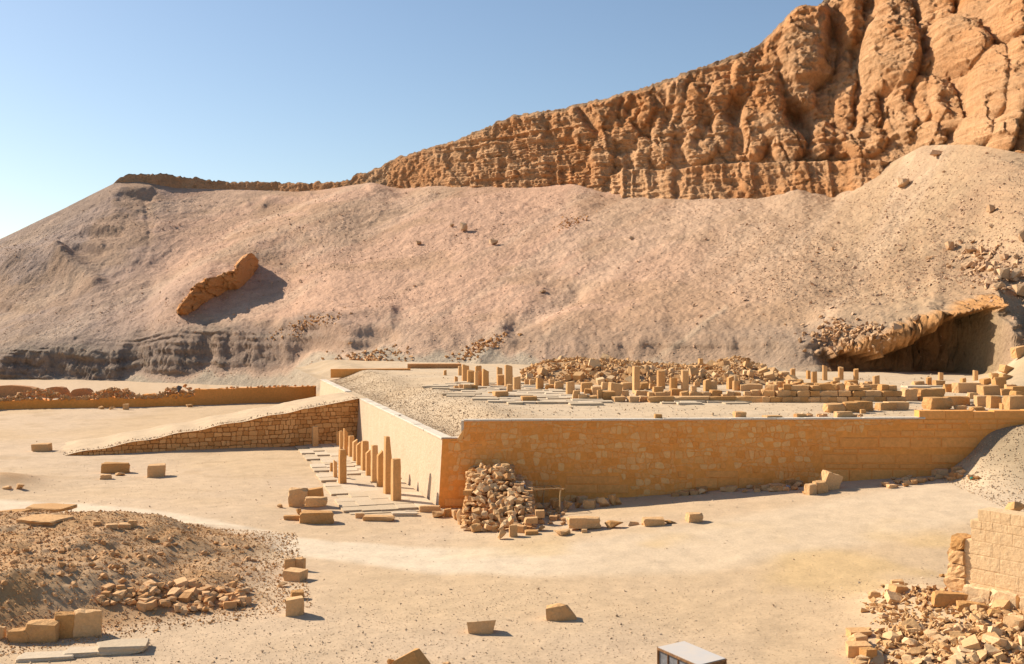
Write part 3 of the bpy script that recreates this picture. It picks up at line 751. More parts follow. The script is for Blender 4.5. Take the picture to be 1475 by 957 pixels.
coping_run(lambda s, t, d: Vector(local(nw(s, TZ, d)))+Vector((0, 0, t-TZ)), STEP, 29.0, TZ, .42, 1.5, rg, ncop)
fcop = mesh_obj('coping', *prism(lambda s, t, d: Vector(local(fw(s, FZ, d)))+Vector((0, 0, t-FZ)), 0, FL, [(-.62, FZ-.3), (-.0, FZ-.3), (-.0, FZ-.02), (-.62, FZ-.02)]), M['plaster'], terrace)
coping_run(lambda s, t, d: Vector(local(fw(s, FZ, d)))+Vector((0, 0, t-FZ)), -.02, 33.4, FZ, .60, 1.3, rg, fcop)
coping_run(lambda s, t, d: Vector(local(fw(s, FZ, d)))+Vector((0, 0, t-FZ)), 43.5, FL, FZ, .60, 1.5, rg, fcop)
V, Fc = prism(lambda s, t, d: Vector(local(nw(s, TZ, d)))+Vector((0, 0, t-TZ)), .05, STEP-.03, [(-.5, FZ-.02), (.02, FZ-.02), (.02, FZ+.06), (-.5, FZ+.06)])
mesh_obj('coping_stone', V, Fc, M['coping'], ncop)
V, Fc = prism(lambda s, t, d: Vector(local(nw(s, TZ, d)))+Vector((0, 0, t-TZ)), STEP-.16, STEP-.004, [(-.5, FZ+.06), (.015, FZ+.06), (.015, TZ+.0), (-.5, TZ+.0)])
mesh_obj('step_jamb', V, Fc, M['coping'], terrace)
# parapet course on the right end of the wall
par = empty('parapet', (0, 0, 0)); par.parent = terrace
for a, b, h in ((1324, 1362, .44), (1362, 1402, .43), (1402, 1432, .36), (1432, 1478, .42), (1478, 1540, .45), (1540, 1620, .44)):
    s0, _ = n_st(a, 600); s1, _ = n_st(b, 600)
    V, Fc = prism(lambda s, t, d: Vector(local(nw(s, TZ, d)))+Vector((0, 0, t-TZ)), s0+.01, s1-.01, [(-.7, TZ-.02), (.0, TZ-.02), (-.01, TZ+h-.04), (-.05, TZ+h), (-.7, TZ+h)])
    mesh_obj('block', V, Fc, M['ashlar'], terrace)
bpy.data.objects.remove(par)
# the top of the terrace: sand and gravel
def tz(X, Y):
    d = -((X-N0[0])*FN[0]+(Y-N0[1])*FN[1])
    s = (X-N0[0])*FDIR[0]+(Y-N0[1])*FDIR[1]
    dn = Y-wall_y(X)
    z = FZ-.02+(TZ-FZ+.02)*sm(d+1.0*fbm(X*.15, Y*.15, 0, 2, 14), .5, 5.2)
    z = z-(.35*sm(d, .6, 3))*bump((s-36.5)/4.5)*(1-sm(d, 4, 9))       # the ramp arrives here
    z = z+0.16*bump((d-4.5)/2.2)*sm(s, 2, 8)
    fl = sm(d, .62, 1.4)*sm(dn, .5, 1.6)
    z = z+fl*(0.10*fbm(X*.2, Y*.2, 0, 3, 15)+0.035*fbm(X*1.1, Y*1.1, 0, 3, 16))
    z = z-.03*(1-sm(dn, .3, .9))
    z = z+2.9*sm(X/Y+.008*fbm(X*.2, Y*.2, 0, 3, 17), .447, .500)*sm(Y, 82, 95)
    return z
tz1 = Table(tz, -28, 62, 60, 140, .2)
us = np.concatenate([np.linspace(0, 46, 260), np.linspace(46, 110, 40)[1:]]); vs_ = np.concatenate([np.linspace(0, 30, 180), np.linspace(30, 100, 120)[1:]])
U, Vv = np.meshgrid(us, vs_)
Yt_ = 0.4+Vv
# rows follow the wall; columns start on the facade line
base_y = wall_y(0)
Yg = Yt_
s_f = Yg/FDIR[1]
X0 = N0[0]+FDIR[0]*s_f*1.0
Xg = X0+.25+U
Ygl = N0[1]+Yg+(Xg-N0[0])*NDIR[1]/NDIR[0]
Zg = tz(Xg, Ygl)
dF = -((Xg-N0[0])*FN[0]+(Ygl-N0[1])*FN[1])
tc = np.array([.57, .42, .265])*np.ones(Xg.shape+(3,))
gm = ((1-sm(dF, 4.0, 7.5))*(.75+.3*fbm(Xg*.3, Ygl*.3, 0, 3, 19)))[..., None]; tc = tc*(1-gm)+np.array([.44, .32, .20])*gm
bk_ = (sm(Xg/Ygl, .44, .46)*sm(Ygl, 82, 92)*.8)[..., None]; tc = tc*(1-bk_)+np.array([.44, .315, .18])*bk_
pm = (sm(fbm(Xg*.08+3, Ygl*.12, 0, 3, 18), -.1, .4)*.4)[..., None]; tc = tc*(1-pm)+np.array([.60, .47, .325])*pm
g_ = np.stack([Xg-N0[0], Ygl-N0[1], Zg], -1)
np_mesh('sand_fill', g_.reshape(-1, 3), grid_quads(*Xg.shape), M['sand'], terrace, col=tc.reshape(-1, 3))
# gravel lying along the facade edge (uncountable)
rs = np.random.RandomState(3)
P = []; S = []
for _ in range(12000):
    d = .7+abs(rs.normal())*2.6; s = rs.uniform(.5, 64)
    if rs.rand() > bump((d-3.0)/3.4)*1.1: continue
    q = N0+FDIR*s-FN*d+np.array([.0, 0])
    if q[1]-wall_y(q[0]) < .6: continue
    P.append((q[0], q[1], tz1(q[0], q[1]))); S.append(rs.uniform(.035, .085)*(1.7 if rs.rand() < .08 else 1))
o = scatter('gravel', P, S, M['gravel_stone'], rs); tag(stuff(o), 'grey brown gravel lying along the top of the pale facade wall', 'gravel')
o.location = (0, 0, 0)
def T(px, py):
    Y = (H-TZ)*F/(py-HY)
    for _ in range(25):
        X = (px-CX)/F*Y; z = tz1(X, Y); Y = .5*Y+.5*(H-z)*F/(py-HY)
    X = (px-CX)/F*Y; return Vector((X, Y, tz1(X, Y)))
def TT(X, Y): return Vector((X, Y, tz1(X, Y)))

# raised kerb at the far corner of the facade
o = mesh_obj('far_kerb', *prism(plain((-21.6, 124), (0.985, .17), (.17, -.985)), 0, 9.5, [(-.6, 4.2), (0, 4.2), (0, 5.25), (-.6, 5.25)]), M['ashlar'])
tag(o, 'low orange kerb wall closing the far left corner of the terrace', 'kerb')
o = mesh_obj('far_kerb', *prism(plain((-13.2, 131.5), (0.998, .05), (.05, -.998)), 0, 6.8, [(-.6, 4.2), (0, 4.2), (0, 5.55), (-.6, 5.6)]), M['orange_rock'])
o.name = 'mudbrick_wall'; tag(o, 'low reddish mudbrick wall along the foot of the scree behind the terrace', 'wall')

# ---------------------------------------------------------------- the ramp
RS0, RS1 = 34.3, 43.0                                   # where it meets the facade
A0 = N0+FDIR*RS0; A1 = N0+FDIR*RS1
E0 = np.array(G(84, 656)[:2]); 
RD = E0-A0; RL = float(np.linalg.norm(RD)); RD = RD/RL
RN = np.array([-RD[1], RD[0]]); RN = RN if RN[1] < 0 else -RN
rampo = tag(empty('ramp', (float(A0[0]), float(A0[1]), 0)), 'long earth ramp with a coursed rubble side wall rising to the facade', 'ramp')
def rl(v): return (v[0]-float(A0[0]), v[1]-float(A0[1]), v[2])
def rtop(s):                                            # height of the wall top along the ramp, s from the facade
    u = np.clip(s/RL, 0, 1); return 3.95*(1-u)**1.03+0.06*np.sin(s*1.7)*(u > .2)
def rwall(s, t, d=0.0):
    o = A0+RD*s+RN*(d+.05*(4-t)); return Vector((o[0], o[1], t))
V = []; ns = 60; nt2 = 8
for i in range(ns+1):
    s = -.4+(RL+.4)*i/ns; g0 = gz1(*(A0+RD*s))-.4
    for k in range(nt2+1): V.append(rl(rwall(s, g0+(max(float(rtop(s)), g0+.42)-g0-.03)*k/nt2)))
n2 = nt2+1
Q = [((i+1)*n2+k, i*n2+k, i*n2+k+1, (i+1)*n2+k+1) for i in range(ns) for k in range(nt2)]
rw = mesh_obj('side_wall', V, Q, M['ramp_joint'], rampo)
rr = random.Random(5)
polys = courses(rr, .05, RL-.5, lambda s: gz1(*(A0+RD*s))-.1, lambda s: float(rtop(s))+.03, (.25, .42), (.3, .78), .045, .08, 4.2)
polys = [round_poly(p, .13, rr) for p in polys]
lay_stones('stone', 'stone_fill', polys, lambda s, t, d: Vector(rl(rwall(s, t, d))), M['ramp_stone'], rw, rr, (.03, .10), 300, flip=True, weight=lambda p: 1.0)
# earth surface of the ramp, with its far flank sinking to the plain
su = np.linspace(-.6, RL+6, 90); wv_ = np.concatenate([np.linspace(-.35, 9, 26), np.linspace(9.8, 17, 12)])
SU, WV = np.meshgrid(su, wv_)
RX = A0[0]+RD[0]*SU-RN[0]*WV; RY = A0[1]+RD[1]*SU-RN[1]*WV
gg = gz(RX, RY)
RZ = np.maximum(rtop(SU)+.02+.10*fbm(RX*.4, RY*.4, 0, 3, 25)*sm(WV, .2, 2)-.05*sm(WV, 0, 1), gg-.3*(SU > RL*.9))
RZ = RZ*(1-sm(WV, 8.5, 15))+(gg-.3)*sm(WV, 8.5, 15)
RZ = np.where(SU > RL, gg-.05-.06*(SU-RL), RZ)
np_mesh('earth_surface', np.stack([RX-A0[0], RY-A0[1], RZ], -1).reshape(-1, 3), grid_quads(*SU.shape), M['sand'], rampo, col=np.broadcast_to(np.array([.575, .42, .265]), (SU.size, 3)))
# small loose stones strewn along the ramp edge
P = []; S = []
for _ in range(420):
    s = rs.uniform(0, RL); w = abs(rs.normal())*.8+.1
    x, y = A0+RD*s-RN*w; P.append((x, y, float(rtop(s))+.0)); S.append(rs.uniform(.06, .2))
tag(stuff(scatter('edge_rubble', P, S, M['pebble'], rs)), 'small loose stones strewn along the upper edge of the ramp', 'rubble')
# ---------------------------------------------------------------- generic stones
YAW_F = math.atan2(-FDIR[0], FDIR[1])                 # turn of the facade frame
YAW_N = math.atan2(NDIR[1], NDIR[0])
ground_at = gz1
def put(name, me, mat, loc, scale, rz=0, rx=0, ry=0):
    o = link(name, with_mat(me, mat)); o.location = loc; o.scale = scale; o.rotation_euler = (rx, ry, rz); return o
rb = random.Random(21)
def from_px(x0, y0, x1, y1, surf, depth=.7):
    """where a stone with this outline in the photograph stands, and its size"""
    c = (T if surf == 't' else G)((x0+x1)/2, y1)
    k = c.y/F; w = (x1-x0)*k; ht = (y1-y0)*k; tn = (y1-HY)/F
    d = w*depth; h = ht-d*tn
    if h < .35*ht: h = .35*ht; d = max((ht-h)/tn, .3*w)
    return c, w, d, h
def block(x0, y0, x1, y1, label, surf='t', cat='stone block', group=None, mat='stone', depth=.7, yaw=None, worn=False, roll=0, pitch=0, name='stone_block', lift=0):
    c, w, d, h = from_px(x0, y0, x1, y1, surf, depth)
    pool = RBLOCKS if worn else BLOCKS
    yw = YAW_F*.6+rb.uniform(-.12, .12) if yaw is None else yaw
    o = put(name, rb.choice(pool), M[mat], (c.x, c.y+d*.5, c.z+h*.46+lift), (w, d, h*1.06), yw, rx=pitch, ry=roll)
    return tag(o, label, cat, group)
def boulder(x0, y0, x1, y1, label, surf='g', cat='boulder', group=None, mat='stone', depth=.8, rot=None, name='boulder'):
    c, w, d, h = from_px(x0, y0, x1, y1, surf, depth)
    o = put(name, rb.choice(ROUGH), M[mat], (c.x, c.y+d*.5, c.z+h*.40), (w*1.02, d*1.02, h*1.12), rb.uniform(-.4, .4) if rot is None else rot)
    return tag(o, label, cat, group)

def seen(o):
    p = o.location; return CX+F*p.x/p.y, HY+F*(H-p.z)/p.y
ORD = ['nearest', 'second', 'third', 'fourth', 'fifth', 'sixth', 'seventh', 'eighth', 'ninth', 'tenth']
def relabel(objs, noun, marks):
    '''tell alike stones apart by shape and by the landmark each one lies beside'''
    from collections import defaultdict
    bins = defaultdict(list)
    for o in objs:
        x, y = seen(o); mx, my, mt = min(marks, key=lambda m: math.hypot(x-m[0], (y-m[1])*2))
        dx, dy = x-mx, (y-my)*2
        side = ('right of' if dx > 0 else 'left of') if abs(dx) > abs(dy) else ('below' if dy > 0 else 'above')
        bins[(side, mt)].append((math.hypot(dx, dy), o))
    for (side, mt), L in bins.items():
        L.sort(key=lambda a: a[0])
        for i, (d, o) in enumerate(L):
            w, dp, h = o.scale; sh = 'long low' if w > 1.9*h else 'upright' if h > 1.15*w else 'squat' if w < 1.35*h else 'oblong'
            n = ORD[i] if i < len(ORD) else 'far'
            o['label'] = f'{sh} {noun}, {n} one {side} {mt}' if len(L) > 1 else f'{sh} {noun} just {side} {mt}'

# ---------------------------------------------------------------- pavement before the facade
pave_base = np_mesh('pavement', *(lambda ss, ws: (np.array([[*(N0+FDIR*s+FN*w), gz1(*(N0+FDIR*s+FN*w))+.035] for w in ws for s in ss]), grid_quads(len(ws), len(ss))))(np.linspace(-1.0, 33.8, 40), np.linspace(.2, 5.5, 9)), M['sand'], None, col=np.array([.57, .43, .28]))
struct(pave_base)
rp = random.Random(9)
PAVES = [bm_mesh('paving_slab', hull(block_pts(random.Random(600+i), .06)), M['paving']) for i in range(8)]
w = .45
while w < 5.1:
    dw = rp.uniform(.85, 1.35); s = -.9+rp.uniform(0, .6)
    edge0 = -1.0+rp.uniform(-.4, .5)
    while s < 33:
        L = rp.uniform(1.0, 2.1)
        if s > edge0 and not (w > 4.2 and rp.random() < .15) and rp.random() < .93:
            q = N0+FDIR*(s+L/2)+FN*(w+dw/2)
            o = link('paving_slab', rp.choice(PAVES), pave_base)
            o.location = (q[0], q[1], gz1(*q)+.075+rp.uniform(-.012, .014)); o.scale = (dw*.99, L*.99, .13)
            o.rotation_euler = (rp.uniform(-.008, .008), rp.uniform(-.008, .008), YAW_F+rp.uniform(-.02, .02))
        s += L
    w += dw
# square pillars of the portico
def pillar(name, cx, yb_, yt_, wpx, label, group, surf='g', top='flat', yaw=None, mat='pillar', seed=0, oct_=False, cat='pillar'):
    c = (T if surf == 't' else G)(cx, yb_)
    if surf == 'g': c.z += .12
    k = c.y/F; h = (yb_-yt_)*k; rg_ = random.Random(seed+int(cx*10))
    if oct_:
        r = wpx*k*.54; nseg = 16; V = []
        rings = [(0, 1.0), (h*.33, .99), (h*.66, .975), (h*.97, .96), (h, .91)]
        for zi, (z, f) in enumerate(rings):
            for i in range(nseg):
                a = 2*PI*(i+.5)/nseg; rr_ = r*f*(1+(.02 if i % 2 else -.02)+rg_.uniform(-.008, .008))
                zz = z+(0.05*h*math.sin(a+seed)+rg_.uniform(-.02, .02)*h if zi >= 3 else 0)
                V.append((rr_*math.cos(a), rr_*math.sin(a), zz))
        nr = len(rings); Fc = [(j*nseg+i, j*nseg+(i+1) % nseg, (j+1)*nseg+(i+1) % nseg, (j+1)*nseg+i) for j in range(nr-1) for i in range(nseg)]
        Fc.append(tuple((nr-1)*nseg+i for i in range(nseg)))
        o = mesh_obj(name, V, Fc, M[mat])
    else:
        wd = wpx*k/1.24; n = 5; V = []
        hs = [0, .3, .6, .86, .965, 1.0]
        bm = bmesh.new()
        bmesh.ops.create_cube(bm, size=1.0)
        bmesh.ops.subdivide_edges(bm, edges=bm.edges, cuts=4, use_grid_fill=True)
        ox = rg_.uniform(0, 60)
        for v in bm.verts:
            z = v.co.z+.5; x, y = v.co.x, v.co.y
            topcut = 1.0
            if top == 'slope': topcut = 1-.16*(.5+x)
            elif top == 'slopel': topcut = 1-.14*(.5-x)
            elif top == 'spire': topcut = 1.0
            z *= topcut
            f = 1-.03*z
            if top == 'spire':
                if z > .52: x = x*(1-.45*(z-.52)/.48)-.14*(z-.52)/.48
            chip = max(0, z-.8)/.2
            q = Vector((x*4+ox, y*4, z*5))
            nz_ = float(vnoise(np.array(q.x), np.array(q.y), np.array(q.z), 3))
            k2 = 1+.05*nz_-(.14*chip*abs(nz_))
            edge = (abs(v.co.x) > .49)+(abs(v.co.y) > .49)
            if edge == 2: k2 -= .03
            v.co = Vector((x*f*k2*wd, y*f*k2*wd, (z*h-(.10*wd*(chip > .9)*(edge > 0)*rg_.random()))))
        o = link(name, bm_mesh(name, bm, M[mat]))
    o.location = c; o.rotation_euler = (0, 0, YAW_F+.13 if yaw is None else yaw)
    if not oct_: o.location.y += wd*.5
    return tag(o, label, cat, group)
GP = 'square pillars along the pale facade'
for a in [
 (453, 645.6, 616.7, 10, 'stubby square pillar standing alone by the ramp foot', 'flat'),
 (492.4, 699.5, 650.6, 12.5, 'tall flat topped pillar, largest of the outer row on the pavement edge', 'flat'),
 (482.4, 690.7, 665, 6.5, 'short pillar half hidden behind the large outer pillar', 'slope'),
 (477, 682, 669.4, 4.5, 'lowest stump of the outer pillar row', 'flat'),
 (486, 644, 623.5, 5, 'farthest square pillar in the inner row near the ramp wall', 'flat'),
 (491, 649.3, 623, 5.5, 'second farthest pillar of the inner row with a flat top', 'flat'),
 (497.4, 658, 619, 7, 'slim tall pillar, third from the ramp in the inner row', 'slope'),
 (505.5, 660.6, 630.5, 9.5, 'broad low pillar behind the round topped one', 'flat'),
 (511, 667, 635.5, 8.5, 'rounded top pillar, fifth from the ramp in the inner row', 'slopel'),
 (516, 673, 639.3, 7.5, 'narrow pillar with worn top, just left of the wide flat one', 'slopel'),
 (524.8, 680.7, 638, 12, 'wide flat topped pillar in the middle of the inner row', 'flat'),
 (529.8, 688, 650.6, 8, 'low narrow pillar with a slanting top in the middle of the inner row', 'slopel'),
 (538.6, 696.3, 644.3, 11, 'broad pillar with a chipped top, fourth from the front', 'flat'),
 (546.9, 704.5, 651.9, 10, 'pillar with a broken stepped top just behind the tallest one', 'slopel'),
 (558, 714.6, 631.8, 13.5, 'tallest pillar, tapering to a broken spike at its top', 'spire'),
 (569.5, 725, 664.4, 15.5, 'nearest square pillar at the front end of the inner row', 'flat')]:
    pillar('stone_pillar', a[0], a[1], a[2], a[3], a[4], GP, top=a[5], seed=3)
# broken slabs lying at the near edge of the pavement
for a in [((522, 742, 565, 751), 'long broken slab lying at the near edge of the pavement', 1.0), ((565, 737, 599, 744), 'thin broken slab right of the longest one at the pavement front', .8),
          ((512, 739, 524, 747), 'small broken slab at the left front corner of the pavement', .9), ((605, 728, 633, 738), 'squared slab at the foot of the facade corner', .9), ((548, 730, 566, 734), 'thin slab lying loose on the pavement in front of the pillars', .8), ((584, 735, 598, 740), 'small stone lying at the pavement front edge', .8)]:
    block(*a[0], a[1], 'g', 'stone slab', None, 'paving' if a[2] < .9 else 'stone', depth=.35, yaw=rb.uniform(-.1, .15), name='broken_slab', worn=True)

# ---------------------------------------------------------------- cairn against the wall: a squared rubble buttress
butt = tag(empty('buttress', tuple(G(715, 768))), 'rough sloping rubble buttress with loose stones built against the orange wall', 'buttress')
bo = butt.location.copy()
def bput(name, me, mat, p, sc_, rz, rx=0, ry=0):
    o = put(name, me, M[mat], Vector(p)-bo, sc_, rz, rx, ry); o.parent = butt; return o
# core: a leaning mass from wall (Y~60.6) to toe
def core_half(z, side):
    pass
cV = []
cb = G(676, 742); 
prof = [(0, -2.3, .95, 53.2, 61.2), (.5, -2.3, .9, 54.4, 61.15), (1.0, -2.25, .85, 55.7, 61.1), (1.4, -2.25, .75, 56.8, 61.0), (1.55, -2.2, -.05, 57.2, 61.0), (2.0, -2.2, -.15, 58.4, 60.95), (2.32, -2.15, -.3, 59.3, 60.9)]
for z, x0, x1, y0, y1 in prof:
    cV += [Vector((x0, y1, z))-bo, Vector((x0+.1, y0+.5, z))-bo, Vector((x1-.1, y0, z))-bo, Vector((x1, y1, z))-bo]
cF = []
for j in range(len(prof)-1):
    for i in range(4): cF.append((j*4+i, j*4+(i+1) % 4, (j+1)*4+(i+1) % 4, (j+1)*4+i))
cF.append(tuple(len(cV)-4+i for i in range(4)))
mesh_obj('rubble_core', cV, cF, M['ramp_joint'], butt)
rc = random.Random(31)
def at_prof(z):
    zs = [p[0] for p in prof]; return [float(np.interp(z, zs, [p[i] for p in prof])) for i in range(1, 5)]
z = .05
while z < 2.35:
    x0, x1, y0, y1 = at_prof(min(z, 2.3)); hh = rc.uniform(.18, .32)
    x = x0
    while x < x1:                                     # stones of the broken front
        w_ = rc.uniform(.18, .46); y = y0+.55-.55*(x-x0)/max(x1-x0, .1)+.35*vnoise(np.array(x*1.1), np.array(z*1.3), 0, 5)
        bput('stone', rc.choice(ROUGH), 'pale_rubble' if rc.random() < .6 else 'rubble', (x+w_/2, float(y), z+hh*.5+rc.uniform(-.08, .08)), (w_*1.1, rc.uniform(.3, .6), hh*rc.uniform(.9, 1.5)), rc.uniform(-3, 3), rc.uniform(-.5, .5), rc.uniform(-.5, .5)); x += w_*rc.uniform(.7, .95)
    for xx, sgn in ((x0, -1), (x1, 1)):               # and of both flanks
        y = y0+.5
        while y < y1-.2:
            w_ = rc.uniform(.3, .65)
            bput('stone', rc.choice(RBLOCKS if sgn > 0 else ROUGH), 'rubble' if sgn > 0 else 'stone', (xx+rc.uniform(-.1, .1)-.1*(sgn < 0), y+w_/2, z+hh*.5), (.5, w_*1.15, hh*1.35), rc.uniform(-.3, .3)); y += w_*.97
    z += hh*.9
for _ in range(85):                                   # loose top and apron
    f = rc.random(); yy = 53.0+7.0*f; zz = float(np.interp(yy, [53, 54.4, 55.7, 57.2, 58.4, 59.3, 60], [.1, .6, 1.1, 1.65, 2.1, 2.38, 2.4]))
    bput('stone', rc.choice(ROUGH+ROCKS[:5]), 'pale_rubble', (rc.uniform(-1.9, .5 if zz < 1.5 else -.3), yy, zz+.1), [rc.uniform(.2, .48) for _ in range(3)], rc.uniform(0, 6), rc.uniform(-.6, .6), rc.uniform(-.6, .6))
for px_, py_, s_ in ((718, 677, .5), (710, 684, .42), (728, 688, .5), (697, 690, .55)):
    p = PX(px_, py_, 59.2); bput('stone', rc.choice(ROUGH), 'pale_rubble', p, (s_, s_, s_*.8), rc.uniform(0, 6))
bput('stone', BLOCKS[2], 'rubble', PX(697, 688, 59.0), (.95, .6, .32), .1)
# loose boulders tumbled round its foot
tmp = []
FB = 'boulders tumbled at the foot of the buttress'
for b in [(618, 732, 642, 747), (640, 732, 650, 745), (648, 730, 662, 750), (656, 728, 674, 757), (672, 742, 692, 760), (676, 751, 698, 768), (690, 746, 700, 754), (715, 741, 732, 762), (715, 760, 730, 778), (733, 755, 745, 774), (742, 755, 757, 768), (728, 745, 746, 758), (740, 738, 752, 750)]:
    tmp.append(boulder(*b, 'pale sunlit boulder', 'g', group=FB, mat='stone'))
relabel(tmp, 'sunlit boulder', [(628, 735, 'the facade corner slab'), (672, 740, 'the buttress left edge'), (708, 755, 'the buttress front'), (748, 755, 'the buttress right foot')])
block(756, 755, 774, 765, 'flat squared stone on top of another one right of the buttress foot', 'g', mat='stone', yaw=.1, lift=.38)
block(757, 763, 775, 771, 'squared stone at the bottom of a small stack beside the buttress foot', 'g', mat='stone', yaw=.05)
block(771, 744, 784, 756, 'upright squared stone resting on a rounded one by the buttress', 'g', mat='stone', yaw=.1, lift=.35)
boulder(774, 755, 787, 765, 'rounded stone carrying an upright squared block by the buttress', 'g')
SB = 'boulders in the shade along the wall base'; tmp = []
for b in [(765, 719, 786, 737), (789, 715, 808, 735), (783, 722, 795, 734), (808, 718, 826, 736), (826, 721, 840, 733), (823, 714, 834, 724), (832, 714, 845, 725), (841, 719, 858, 733), (856, 714, 868, 726), (860, 712, 881, 731), (874, 707, 890, 729), (884, 714, 897, 728), (770, 732, 790, 745), (760, 728, 772, 744)]:
    tmp.append(boulder(*b, 'rounded boulder in the shade', 'g', group=SB, mat='stone'))
relabel(tmp, 'shaded boulder', [(783, 728, 'the rear pole of the wooden frame'), (806, 728, 'the front pole of the wooden frame'), (845, 727, 'the wall base right of the frame'), (888, 720, 'the last boulders by the wall')])
LS = 'small stones heaped beside the wooden frame'
for i in range(34):
    px_ = rb.uniform(762, 815); py_ = rb.uniform(738, 758); s_ = rb.uniform(4, 9.5)
    boulder(px_-s_*.6, py_-s_, px_+s_*.6, py_, 'small loose stone heaped on the ground beside the wooden frame', 'g', 'stone', LS, 'rubble', name='loose_stone')
# wooden shelter frame and its rag
fr = tag(empty('wooden_frame', tuple(G(790, 735))), 'spindly frame of bare wooden poles standing right of the rubble buttress', 'wooden frame')
def pole(p, q, r=.035):
    p, q = Vector(p), Vector(q); d = q-p; L = d.length; rot = d.to_track_quat('Z', 'Y').to_matrix(); n = 8
    V = []
    for k in range(4):
        f = k/3; wob = Vector((rb.uniform(-1, 1), rb.uniform(-1, 1), 0))*.03*(0 < k < 3)
        for i in range(n): V.append(p-fr.location+rot@(Vector((r*(1-.25*f)*math.cos(2*PI*i/n), r*(1-.25*f)*math.sin(2*PI*i/n), f*L))+wob))
    Fc = [(k*n+i, k*n+(i+1) % n, (k+1)*n+(i+1) % n, (k+1)*n+i) for k in range(3) for i in range(n)]+[tuple(reversed(range(n))), tuple(3*n+i for i in range(n))]
    mesh_obj('pole', V, Fc, M['wood'], fr)
M['wood'] = stone_mat('weathered_wood', (0.50, 0.27, 0.11), (0.66, 0.42, 0.20), 3.0, 0.3, 0.5)
e1 = G(806, 738); e2 = PX(808, 704, e1.y); pole(e1, e2, .05)
e3 = G(783, 731); e3.y += 1.0; pole(e3, PX(785, 699, e3.y), .04)
pole(PX(748, 705, e1.y-.1), PX(814, 704, e1.y-.1), .03); pole(PX(757, 707, e1.y-.05), PX(806, 703, e1.y+.05), .03); pole(PX(764, 701.5, e3.y-.06), PX(807, 700, e3.y-.06), .03); pole(PX(794, 701, e3.y), PX(812, 705, e1.y), .03)
def rag(x0, y0, x1, y1, Y, colr, label, nm):
    m, n_, l_, b_ = new_mat(nm, .9); b_.inputs['Base Color'].default_value = (*colr, 1)
    u = np.linspace(0, 1, 9); U_, V_ = np.meshgrid(u, u)
    p0, p1 = PX(x0, y0, Y), PX(x1, y1, Y)
    X_ = p0.x+(p1.x-p0.x)*U_; Zz = p0.z+(p1.z-p0.z)*V_*.6+.09*np.sin(U_*9+V_*4)-.1*U_*V_; Y_ = Y-.1+.7*V_+.1*np.sin(V_*8+U_*3)
    me_o = np_mesh(nm, np.stack([X_, Y_, Zz], -1).reshape(-1, 3), grid_quads(9, 9), m)
    md = me_o.modifiers.new('thickness', 'SOLIDIFY'); md.thickness = .02
    tag(me_o, label, 'cloth')
rag(742, 700, 757, 706, e1.y-.2, (.30, .42, .55), 'crumpled blue and white rag hung on the left end of the wooden frame', 'blue_rag')
rag(743, 695, 756, 700, e1.y+.1, (.72, .60, .46), 'pale cream sheet lying over the left end of the poles', 'cream_sheet')

# stones in front of the wall, left to right
boulder(793, 759, 826, 773, 'flat pale slab like boulder in front of the block on a prop', 'g', depth=.7)
block(820, 747, 863, 764, 'long chipped block propped up on a small stone', 'g', yaw=.08, depth=.45, worn=True, lift=.12)
block(838, 762, 846, 768, 'small prop stone under the long chipped block', 'g', yaw=0, name='prop_stone')
boulder(870, 746, 900, 763, 'grey orange angular boulder right of the propped block', 'g')
boulder(902, 749, 923, 759, 'low flat stone between two larger boulders in the row', 'g')
block(928, 745, 957, 758, 'oblong pinkish block in the stone row before the wall', 'g', yaw=.05, depth=.5, worn=True)
boulder(956, 747, 976, 755, 'small pale stone ending the row before the wall', 'g')
block(990, 738, 1011, 753, 'squared block lying alone on the sand right of the stone row', 'g', yaw=.25, worn=True)
block(1162, 697, 1176, 713, 'small slab leaning beside the big leaning slabs under the wall', 'g', yaw=.5)
block(1174, 693, 1193, 711, 'squat block under the leaning slabs at the wall base', 'g', yaw=.3, worn=True)
block(1186, 680, 1210, 706, 'tall slab leaning on the wall where the ashlar begins', 'g', yaw=.25, worn=True, roll=.35, name='leaning_slab', cat='stone slab')
boulder(1157, 704, 1177, 713, 'low rounded stone at the foot of the leaning slabs', 'g')
RS_ = 'dusky rubble stones lying along the shaded wall base'
for i in range(90):
    px_ = rb.uniform(968, 1165) if i < 55 else rb.uniform(1270, 1415); t_ = (px_-968)/450
    base = 714-24*t_+rb.uniform(-7, 3) if i < 55 else 704-.12*(px_-1270)+rb.uniform(-10, 2); s_ = rb.uniform(6, 13)
    boulder(px_-s_*.7, base-s_*.9, px_+s_*.7, base, 'dusky rubble stone in the shade along the wall base', 'g', 'stone', RS_, 'rubble', name='foot_stone')
for px_, py_, colr, lab in ((1306, 694, (.08, .12, .40), 'scrap of blue plastic in the debris under the wall'), (1400, 691, (.05, .28, .20), 'scrap of green plastic in the debris near the gravel bank'), (1135, 703, (.45, .50, .60), 'scrap of pale plastic under the shaded wall'), (1017, 704, (.65, .55, .05), 'yellow scrap lying under the shaded wall')):
    m, n_, l_, b_ = new_mat('plastic_scrap', .5); b_.inputs['Base Color'].default_value = (*colr, 1)
    o = put('plastic_scrap', rb.choice(ROCKS), m, G(px_, py_)+Vector((0, 0, .1)), (.38, .3, .2), rb.uniform(0, 3)); tag(o, lab, 'litter')
